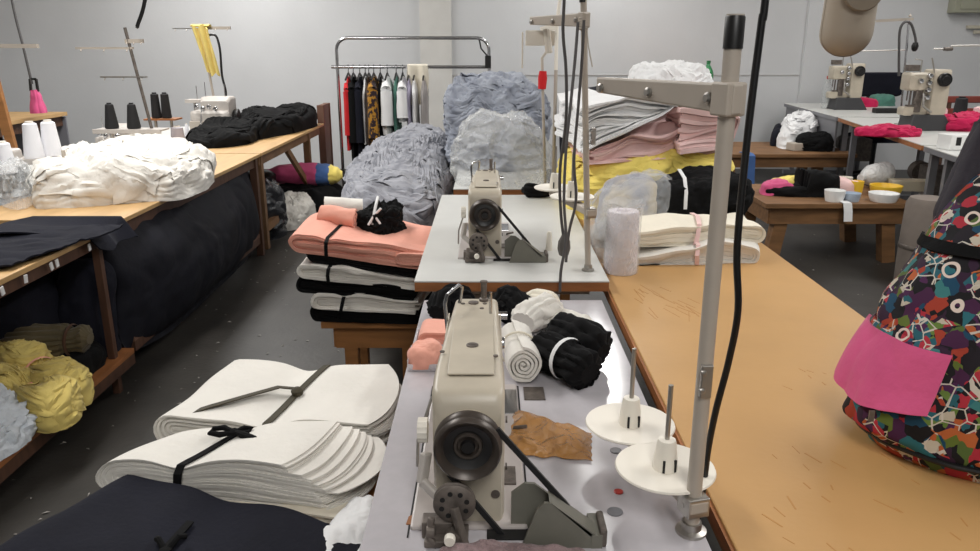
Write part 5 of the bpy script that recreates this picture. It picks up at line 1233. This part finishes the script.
# ================================================================ right hand machine tables
ZR = .85
a0 = at(784, 103, ZR); a1 = at(838, 117, ZR); a2 = at(922, 145, ZR); a3 = at(968, 160, ZR)
def rtable(label, p, q, wd, topm, edgem, panel=False):
    d = (q - p); L = d.length; d.normalize(); n = Vector((-d.y, d.x, 0))
    if n.x < 0: n = -n
    c = (p + q) / 2 + n * wd / 2
    rz = math.atan2(d.y, d.x)
    t = thing('machine_table', label, 'machine table', (c.x, c.y, 0), rz)
    B = lambda mb, nme, m, **k: mb.build(nme, m, t, w=False, smooth=False, **k)
    sg = 1 if (Matrix.Rotation(rz, 3, 'Z') @ Vector((0, 1, 0))).dot(n) > 0 else -1
    B(MB().box((0, 0, ZR - .003), (L - .01, wd, .006)), 'tabletop', topm)
    B(MB().box((0, 0, ZR - .023), (L - .012, wd - .002, .034)), 'edge_board', edgem)
    for xx in (-L / 2 + .12, L / 2 - .12):
        B(MB().box((xx, sg * (-wd / 2 + .14), ZR / 2), (.05, .05, ZR - .08)).box((xx, sg * (wd / 2 - .14), ZR / 2), (.05, .05, ZR - .08)).box((xx, 0, .03), (.06, wd - .08, .05)), 'leg_frame', GREYD)
    B(MB().box((0, sg * .05, .42), (.28, .22, .24)).lathe([(.09, 0), (.09, .12)], (L * .12, sg * .02, .45), 'X', n=20), 'motor', DUSTY)
    if panel: B(MB().box((0, sg * (-wd / 2 + .03), ZR - .21), (L - .1, .02, .34)), 'front_panel', GREYD)
    return t, c, d, n, rz
R1 = rtable('far grey edged machine table meeting the back wall at right', a1 + (a0 - a1) * .02, a0, 1.05, LAM2, GREYD, True)
R2 = rtable('white topped machine table with wooden edge at the right', a2, a1, 1.05, LAM2, WOODE)
R3 = rtable('nearest right machine table with grey top and white box', a3 + (a3 - a2) * 1.2, a2 + (a3 - a2) * .04, 1.05, LAM2, GREYD)
# cylinder-arm coverstitch machines
def coverstitch(label, loc, rz):
    t = thing('coverstitch_machine', label, 'sewing machine', loc, rz, 'coverstitch machines at the right')
    B = lambda mb, n, m, **k: mb.build(n, m, t, w=False, **k)
    B(MB().add([(-.17, -.10, 0), (.19, -.10, 0), (.19, .12, 0), (-.17, .12, 0), (-.15, -.09, .13), (.11, -.09, .13), (.13, .11, .13), (-.15, .11, .13)], [(3, 2, 1, 0), (4, 5, 6, 7), (0, 1, 5, 4), (1, 2, 6, 5), (2, 3, 7, 6), (3, 0, 4, 7)]), 'base_box', BLKB, smooth=False, bevel=.008)
    b = MB().loft([(-.085, .045, .13, .13, .47, .02), (-.07, .045, .15, .13, .49, .02), (.07, .045, .15, .13, .49, .02), (.09, .045, .13, .13, .47, .02)])
    b.loft([(-.07, -.10, .22, .33, .45, .02), (-.055, -.10, .24, .32, .465, .02), (.055, -.10, .24, .32, .465, .02), (.07, -.10, .22, .33, .45, .02)])
    b.loft([(-.05, -.12, .20, .12, .19, .02), (.05, -.12, .20, .12, .19, .02)])
    B(b, 'body', BEIGE)
    B(MB().lathe([(0, 0), (.03, 0), (.035, .008), (.05, .008), (.055, .018), (.055, .04), (.04, .045)], (.05, -.135, .41), 'Y', n=28), 'hand_wheel', BLKP)
    d = MB()
    for i, (x, z) in enumerate(((-.06, .44), (-.06, .385), (-.06, .33), (-.06, .27), (-.13, .40))): d.lathe([(.020, 0), (.024, .006), (.018, .028), (.008, .032)], (x, -.072, z), (0, -1, 0), n=16)
    B(d, 'tension_dials', CHROME)
    B(MB().box((-.17, -.02, .40), (.07, .09, .10)).box((-.17, 0, .50), (.10, .05, .05)).tube([(-.17, -.03, .36), (-.17, -.03, .2)], .008).tube([(-.19, -.02, .36), (-.19, -.02, .24)], .006).tube([(-.13, -.06, .36), (-.15, -.07, .22)], .008).box((-.16, -.03, .20), (.06, .05, .015)).box((-.11, -.03, .28), (.05, .06, .26)), 'needle_head', DUSTY, smooth=False, bevel=.003)
    B(MB().bar((-.02, -.07, .46), (-.05, -.05, .58), .016, .01), 'thread_lever', STEEL)
    B(MB().tube([(-.10, 0, .46), (-.10, 0, .56), (-.16, 0, .57)], .006), 'thread_guide', STEEL)
    B(MB().tube([(-.09, -.08, .30), (-.09, -.10, .20), (-.02, -.11, .15)], .01), 'lever_arm', STEEL)
    return t
BLKB = mat('charcoal_box', (62, 62, 64), .5)
c1 = at(850, 110, ZR); c2 = at(930, 131, ZR)
CS = coverstitch('coverstitch machine farther back on the right tables, by the water bottle', (c1.x, c1.y + .1, ZR), .0)
dup(CS, (c2.x, c2.y + .1, ZR), .0, 'coverstitch machine nearer on the right tables, by the red cloth')
# thread stand of the right machines
p0 = aty(901, 80, 7.0)
t = thing('thread_stand', 'slim chrome thread stand above the right machines with looping cord', 'thread stand', (p0.x + .05, 7.0, ZR))
pt_ = aty(909, 18, 7.0)
MB().tube([(p0.x + .05, 7.0, ZR + .002), pt_], .010).build('pole', CHROME, t)
MB().bar(aty(876, 21, 7.0), aty(913, 19, 7.0), .02, .022).lathe([(.012, 0), (.014, .01), (0, .03)], aty(910, 17, 7.0), n=10).build('guide_arm', GREYP, t, smooth=False)
MB().lathe([(.05, 0), (.05, .006), (.012, .012)], (p0.x + .05, 7.0, ZR), n=20).build('foot_flange', STEEL, t)
MB().tube([aty(860, 51, 7.0), aty(906, 50, 7.0)], .005).build('cross_wire', STEEL, t)
cable('overhead_wire', [aty(x, y, 6.96) for x, y in ((899, 76), (899, 52), (900, 30), (905, 22), (911, 24), (915, 36), (916, 44))], .011, CGY, 'grey cord looping from the slim thread stand at the right', 'cord')
tag(MB().lathe([(.02, .03), (.03, 0), (.024, -.03), (.012, -.045)], aty(915, 46, 6.96), n=10).build('plug', BLKP), 'black plug on the cord end at the right thread stand', 'plug')
t = thing('thread_guide', 'thin wire guide entering from the right edge before the wall', 'thread guide', tuple(aty(990, 47, 5.5)))
MB().tube([aty(934, 49, 5.5), aty(950, 49, 5.5), aty(951, 46, 5.5), aty(1010, 45, 5.5)], .006).build('wire', STEEL, t)
MB().lathe([(.012, -.03), (.014, 0), (.012, .03)], aty(948, 49, 5.5), 'X', n=12).build('collar', DUSTY, t)
MB().tube([aty(1010, 45, 5.5), (aty(1010, 45, 5.5).x, 5.5, ZR + .01)], .01).build('pole', GREYP, t)
# small things on the right tables
q = at(829, 109, ZR)
t = thing('water_bottle', 'clear water bottle with a red cap near the farther right machine', 'bottle', (q.x, q.y + .1, ZR))
MB().lathe([(0, 0), (.045, 0), (.05, .01), (.05, .10), (.046, .12), (.05, .14), (.05, .22), (.02, .31), (.018, .33)], (0, 0, .001), n=24).build('bottle', CLEARG, t, w=False)
MB().lathe([(.024, .32), (.024, .35), (0, .352)], (0, 0, 0), n=18).build('cap', REDB, t, w=False)
q = at(893, 101, ZR)
tag(drape(heap([(q.x - .55, q.y + .1), (q.x - .2, q.y), (q.x + .02, q.y + .1), (q.x - .1, q.y + .35), (q.x - .45, q.y + .4)], ZR, .10, amp=.05, f=7, sd=111, nu=90, nv=26), 26, .22, .12, .018, .010, sd=111).build('cloth_heap', YEL), 'yellow cloth between the two right machines', 'cloth heap')
q = at(867, 107, ZR)
tag(heap([(q.x - .1, q.y), (q.x + .1, q.y - .02), (q.x + .14, q.y + .15), (q.x - .05, q.y + .2)], ZR, .10, amp=.03, f=9, sd=112, nu=60, nv=22).build('cloth_heap', MAG), 'small red cloth beside the farther right machine', 'cloth heap')
q = at(884, 106, ZR)
tag(heap([(q.x - .1, q.y), (q.x + .13, q.y), (q.x + .15, q.y + .2), (q.x - .08, q.y + .22)], ZR, .12, amp=.03, f=9, sd=113, nu=60, nv=22).build('cloth_heap', TEAL), 'teal cloth right of the yellow cloth on the right table', 'cloth heap')
q = at(886, 113, ZR)
tag(MB().box((q.x, q.y, ZR + .025), (.26, .10, .05)).build('tool_tray', BLKP, smooth=False, bevel=.01), 'low black tray on the right table left of the nearer machine', 'tray')
q = at(895, 137, ZR)
tag(drape(heap([(q.x - .26, q.y + .08), (q.x - .1, q.y - .02), (q.x + .12, q.y), (q.x + .24, q.y + .1), (q.x + .1, q.y + .2), (q.x - .15, q.y + .22)], ZR, .055, e=.6, amp=.045, f=7, sd=114, nu=100, nv=26), 26, .22, .12, .018, .010, sd=114).build('cloth_heap', MAG), 'magenta cloth at the table edge before the nearer right machine', 'cloth heap')
q = at(966, 131, ZR)
tag(drape(heap([(q.x - .16, q.y), (q.x + .1, q.y - .05), (q.x + .4, q.y), (q.x + .4, q.y + .25), (q.x - .05, q.y + .25)], ZR, .10, amp=.05, f=8, sd=115, nu=90, nv=26), 26, .22, .12, .018, .010, sd=115).build('cloth_heap', MAG), 'magenta cloth at the right edge behind the white box', 'cloth heap')
q = at(962, 151, ZR)
t = thing('box', 'white cardboard box with a small dark square on the right table', 'box', (q.x + .02, q.y + .1, ZR), .1)
MB().box((0, 0, .052), (.20, .14, .10)).build('carton', WHITEP2, t, w=False, smooth=False, bevel=.003)
MB().box((-.045, -.071, .06), (.035, .002, .055)).build('printed_square', BLKP, t, w=False, smooth=False)
q = at(958, 123, ZR)
cone('thread_cone', 'black thread cone on the right table beside a pink one', (q.x, q.y, ZR), THREADB, .235, .062, .045, 'thread cones on the right tables')
q = at(977, 126, ZR)
cone('thread_cone', 'pink thread cone at the right edge beside a black one', (q.x, q.y, ZR), THREADP, .17, .062, .045, 'thread cones on the right tables')
q = at(941, 124, ZR)
t = thing('small_bottle', 'small pinkish bottle with dark top behind the nearer right machine', 'bottle', (q.x, q.y, ZR))
MB().lathe([(0, 0), (.035, 0), (.038, .01), (.036, .12), (.018, .15)], (0, 0, .001), n=18).build('bottle', THREADP, t, w=False)
MB().lathe([(.02, .15), (.02, .20), (.0, .205)], (0, 0, 0), n=14).build('cap', BLKP, t, w=False)
q = aty(966, 100, 8.3)
t = thing('chair', 'chair with a red-brown top rail behind the right tables', 'chair', (q.x + .1, 8.3, 0))
MB().bar((-.36, 0, .98), (.36, 0, .98), .03, .07).bar((-.36, 0, .86), (.36, 0, .86), .03, .06).build('backrest', mat('red_brown_wood', (132, 58, 46), .5), t, w=False, smooth=False, bevel=.01)
MB().box((0, .22, .45), (.6, .44, .05)).build('seat', DWOOD, t, w=False, smooth=False, bevel=.01)
for sx in (-.27, .27):
    MB().bar((sx, .01, 0), (sx, .01, .98), .04, .04).build('leg', DWOOD, t, w=False, smooth=False)
    MB().bar((sx, .41, 0), (sx, .41, .44), .04, .04).build('leg', DWOOD, t, w=False, smooth=False)
# black chair back between the right machines
q = aty(880, 88, 8.95)
t = thing('chair', 'chair with a broad black backrest between the two right machines', 'chair', (q.x + .15, 9.45, 0))
MB().loft([(-.03, 0, .70, .96, 1.20, .06), (.0, 0, .76, .94, 1.22, .07), (.05, 0, .72, .96, 1.20, .06)]).build('backrest', NAVY, t, w=False)
MB().loft([(-.46, 0, .5, .44, .52, .03), (-.05, 0, .5, .44, .52, .03)]).build('seat', NAVY, t, w=False)
MB().tube([(0, .06, 1.0), (0, .05, .5), (0, -.25, .42)], .025).tube([(0, -.25, .42), (0, -.25, .1)], .03).build('post', BLKP, t, w=False)
ft = MB()
for k in range(5): ft.bar((0, -.25, .09), (.28 * math.cos(k * 1.2566), -.25 + .28 * math.sin(k * 1.2566), .03), .04, .03)
ft.build('foot_star', BLKP, t, w=False, smooth=False)
# wall box and pipes
q = aty(966, 3, 9.8)
t = thing('switch_box', 'grey green electrical box on the back wall at the top right', 'electrical box', (q.x + .05, 9.83, q.z))
z0 = aty(966, 13, 9.8).z; xl_ = aty(952, 5, 9.75).x
MB().box((xl_ + .35, 9.76, z0 + .30), (.70, .16, .60)).build('box', BOXG, t, smooth=False, bevel=.008)
MB().box((xl_ + .37, 9.675, z0 + .31), (.62, .012, .54)).build('door', BOXG, t, smooth=False, bevel=.004)
for yy, x0, x1, lb in ((27, 967, 1000, 'upper'), (32, 974, 1000, 'lower')):
    a = aty(x0, yy, 9.80); b = aty(x1, yy, 9.80)
    tag(MB().bar(a, b, .035, .035).build('wall_pipe', mat('pipe_cream', (196, 190, 172), .6), smooth=False), lb + ' one of two short cream conduits on the wall under the electrical box', 'pipe', 'cream conduits')
# outlet and green bottle at the back
q = aty(690, 72, 9.88)
t = thing('wall_outlet', 'pale wall outlet on the back wall left of the green bottle', 'outlet', tuple(q))
MB().box((q.x, 9.885, q.z), (.13, .02, .20)).build('plate', WHITEP, t, smooth=False, bevel=.004)
MB().lathe([(.03, 0), (.03, .004)], (q.x, 9.874, q.z), (0, -1, 0), n=20).build('socket', PILL, t)
q = aty(707, 83, 9.2)
t = thing('side_table', 'plain table against the back wall carrying the green bottle', 'table', (q.x - .3, 9.25, 0))
MB().box((q.x - .3, 9.25, q.z - .02), (1.2, .6, .04)).build('tabletop', WOODE, t, smooth=False, bevel=.003)
for sx in (-.85, .25):
    for sy in (-.25, .25): MB().box((q.x + sx, 9.25 + sy, (q.z - .04) / 2), (.05, .05, q.z - .04)).build('leg', DWOOD, t, smooth=False)
t = thing('green_bottle', 'green glass bottle standing near the back wall', 'bottle', (q.x, 9.2, q.z))
MB().lathe([(0, 0), (.062, 0), (.066, .01), (.066, .10), (.055, .14), (.022, .20), (.020, .24)], (0, 0, .001), n=24).build('bottle', GREENG, t, w=False)
MB().lathe([(.024, .22), (.024, .25), (0, .252)], (0, 0, 0), n=16).build('cap', mat('green_cap', (30, 110, 60), .4), t, w=False)
# ================================================================ benches at the right
ZB1 = .5005
tag(drape(heap([at(x, y, ZB1) for x, y in ((776, 146), (790, 149), (812, 146), (821, 141), (806, 134), (783, 137))], ZB1, .30, e=.6, amp=.05, f=6, sd=121, amp2=.02, f2=15, nu=110, nv=40, lean=(.05, .05)), 26, .22, .12, .018, .010, sd=121).build('cloth_heap', WHITE2), 'heap of white cloth on the far bench by the wall', 'cloth heap')
tag(heap([at(x, y, ZB1) for x, y in ((770, 145), (777, 146), (786, 142), (784, 138), (774, 139))], ZB1, .18, e=.6, amp=.03, f=7, sd=122, nu=60, nv=24).build('cloth_heap', NAVY), 'navy cloth at the left of the white heap on the far bench', 'cloth heap')
q = at(803, 150, ZB1)
tag(MB().box((q.x, q.y, ZB1 + .04), (.32, .14, .08), (0, 0, .3)).build('tool_box', GREYP, smooth=False, bevel=.01), 'grey flat box in front of the white heap on the far bench', 'box')
q = at(815, 150, ZB1)
tag(drape(heap([(q.x - .18, q.y - .05), (q.x + .1, q.y - .1), (q.x + .16, q.y + .08), (q.x - .1, q.y + .1)], ZB1 + .0, .15, e=.5, amp=.03, f=8, sd=123, nu=60, nv=24), 26, .22, .12, .018, .010, sd=123).build('cloth_heap', BLACK), 'black cloth beside the grey box on the far bench', 'cloth heap')
# blue webbing hanging from the far bench
q = at(752, 156, .5); x0 = q.x; y0 = 7.56
tag(MB().band([(x0 - .02, y0 + .12, .512), (x0, y0 + .02, .510), (x0 + .01, y0 - .02, .49), (x0 + .02, y0 - .03, .25), (x0 + .03, y0 - .05, .03), (x0 + .08, y0 - .2, .012), (x0 + .28, y0 - .3, .01)], (1, 0, 0), .09, .006).build('webbing', BLUES), 'blue webbing strap hanging off the left end of the far bench', 'strap')
Z2 = .4505
def lid(name, label, px, py, r, h, m, dz=0.0):
    q = at(px, py, Z2)
    return tag(MB().lathe([(0, 0), (r * .86, 0), (r, h * .6), (r * 1.04, h), (r * .98, h), (r * .8, h * .3), (0, h * .25)], (q.x, q.y, Z2 + dz), n=32).build(name, m), label, 'container', 'plastic containers on the low plank bench')
lid('plastic_lid', 'white round lid at the back left of the low plank bench', 780, 186, .068, .05, WHITEP2)  # this and the bluish one below are plastic lids
lid('plastic_bowl', 'white bowl beside the black cloth at the front of the low bench', 834, 201, .07, .08, WHITEP2)
lid('plastic_bowl', 'white oval bowl in front of the yellow bowl on the low bench', 883, 201, .10, .06, WHITEP2)
lid('plastic_bowl', 'yellow bowl behind the white oval bowl on the low bench', 885, 195, .11, .075, YELP)
lid('plastic_cup', 'cream cup standing behind the pink cloth on the low bench', 844, 187, .055, .08, WHITEP)
lid('plastic_cup', 'small yellow cup in the middle of the low bench', 856, 194, .045, .10, YELP)
lid('plastic_lid', 'small bluish lid in front on the low bench', 851, 201, .06, .06, mat('bluish_plastic', (176, 190, 206), .4))
q = at(815, 193, Z2)
tag(heap([(q.x - .42, q.y - .10), (q.x - .1, q.y - .18), (q.x + .12, q.y - .16), (q.x + .15, q.y + .1), (q.x - .05, q.y + .16), (q.x - .25, q.y + .0)], Z2, .18, e=.55, amp=.06, f=7, sd=131, nu=110, nv=36, hf=lambda x, y: 1.0 if x > q.x - .12 else .45).build('cloth_heap', BLACK), 'black cloth piled on the left of the low plank bench', 'cloth heap')
q = at(775, 194, Z2)
tag(heap([(q.x - .1, q.y - .06), (q.x + .1, q.y - .06), (q.x + .12, q.y + .1), (q.x - .06, q.y + .12)], Z2, .10, amp=.03, f=9, sd=132, nu=60, nv=24).build('cloth_heap', PINKB), 'pink cloth at the left end of the low plank bench', 'cloth heap')
q = at(792, 189, Z2)
tag(heap([(q.x - .14, q.y - .06), (q.x + .14, q.y - .06), (q.x + .14, q.y + .1), (q.x - .12, q.y + .1)], Z2, .09, amp=.03, f=9, sd=133, nu=60, nv=24).build('cloth_heap', YEL), 'yellow cloth behind the black cloth on the low bench', 'cloth heap')
q = at(832, 193, Z2)
tag(heap([(q.x - .08, q.y - .05), (q.x + .17, q.y - .06), (q.x + .18, q.y + .09), (q.x - .08, q.y + .1)], Z2, .11, amp=.03, f=9, sd=134, nu=60, nv=24).build('cloth_heap', PINK2), 'pale pink cloth in the middle of the low plank bench', 'cloth heap')
q = at(862, 188, Z2)
t = thing('plastic_bottle', 'translucent white plastic bottle lying on the low plank bench', 'bottle', (q.x, q.y + .1, Z2))
MB().lathe([(0, 0), (.07, .01), (.085, .03), (.085, .20), (.06, .26), (.03, .29), (.03, .33), (0, .332)], (q.x + .24, q.y + .1, Z2 + .115), (-.85, -.45, -.08), n=28).build('bottle', plastic_film('milky_plastic', (232, 232, 230), .15), t)
q = at(909, 190, Z2)
tag(MB().box((q.x, q.y, Z2 + .04), (.30, .14, .08), (0, 0, -.15)).build('carton', mat('cream_card', (214, 204, 180), .8), smooth=False, bevel=.004), 'cream carton at the right end of the low plank bench', 'box')
q = at(851, 206, .45)
tag(MB().band([(q.x, 5.44, .459), (q.x, 5.36, .457), (q.x + .005, 5.345, .40), (q.x + .01, 5.34, .33)], (1, 0, 0), .06, .006).build('cloth_strip', WHITE2), 'white cloth tag hanging over the front of the low bench', 'cloth')
# roll standing beside the bench
q = at(930, 198, .62)
t = thing('fabric_roll', 'standing grey brown fabric roll beside the low plank bench', 'fabric roll', (q.x, q.y, 0))
MB().lathe([(0, 0), (.125, 0), (.13, .02), (.135, .3), (.13, .58), (.11, .62), (.05, .63), (0, .63)], (0, 0, .001), n=32).build('roll', mat('grey_brown_felt', (124, 114, 106), .9, var=.2, vscale=8), t, w=False)
MB().lathe([(.136, .30), (.139, .305), (.139, .325), (.136, .33)], (0, 0, 0), n=32, caps=False).build('band', DUSTY, t, w=False)
# ================================================================ view
vs = SC.view_settings
SC.display_settings.display_device = 'sRGB'
vs.view_transform = 'Standard'; vs.look = 'None'; vs.gamma = 1.0; vs.use_curve_mapping = False; vs.exposure = 0.36
wd = bpy.data.worlds.new('world'); SC.world = wd; wd.use_nodes = True
wd.node_tree.nodes['Background'].inputs[0].default_value = (.6, .63, .66, 1); wd.node_tree.nodes['Background'].inputs[1].default_value = .3
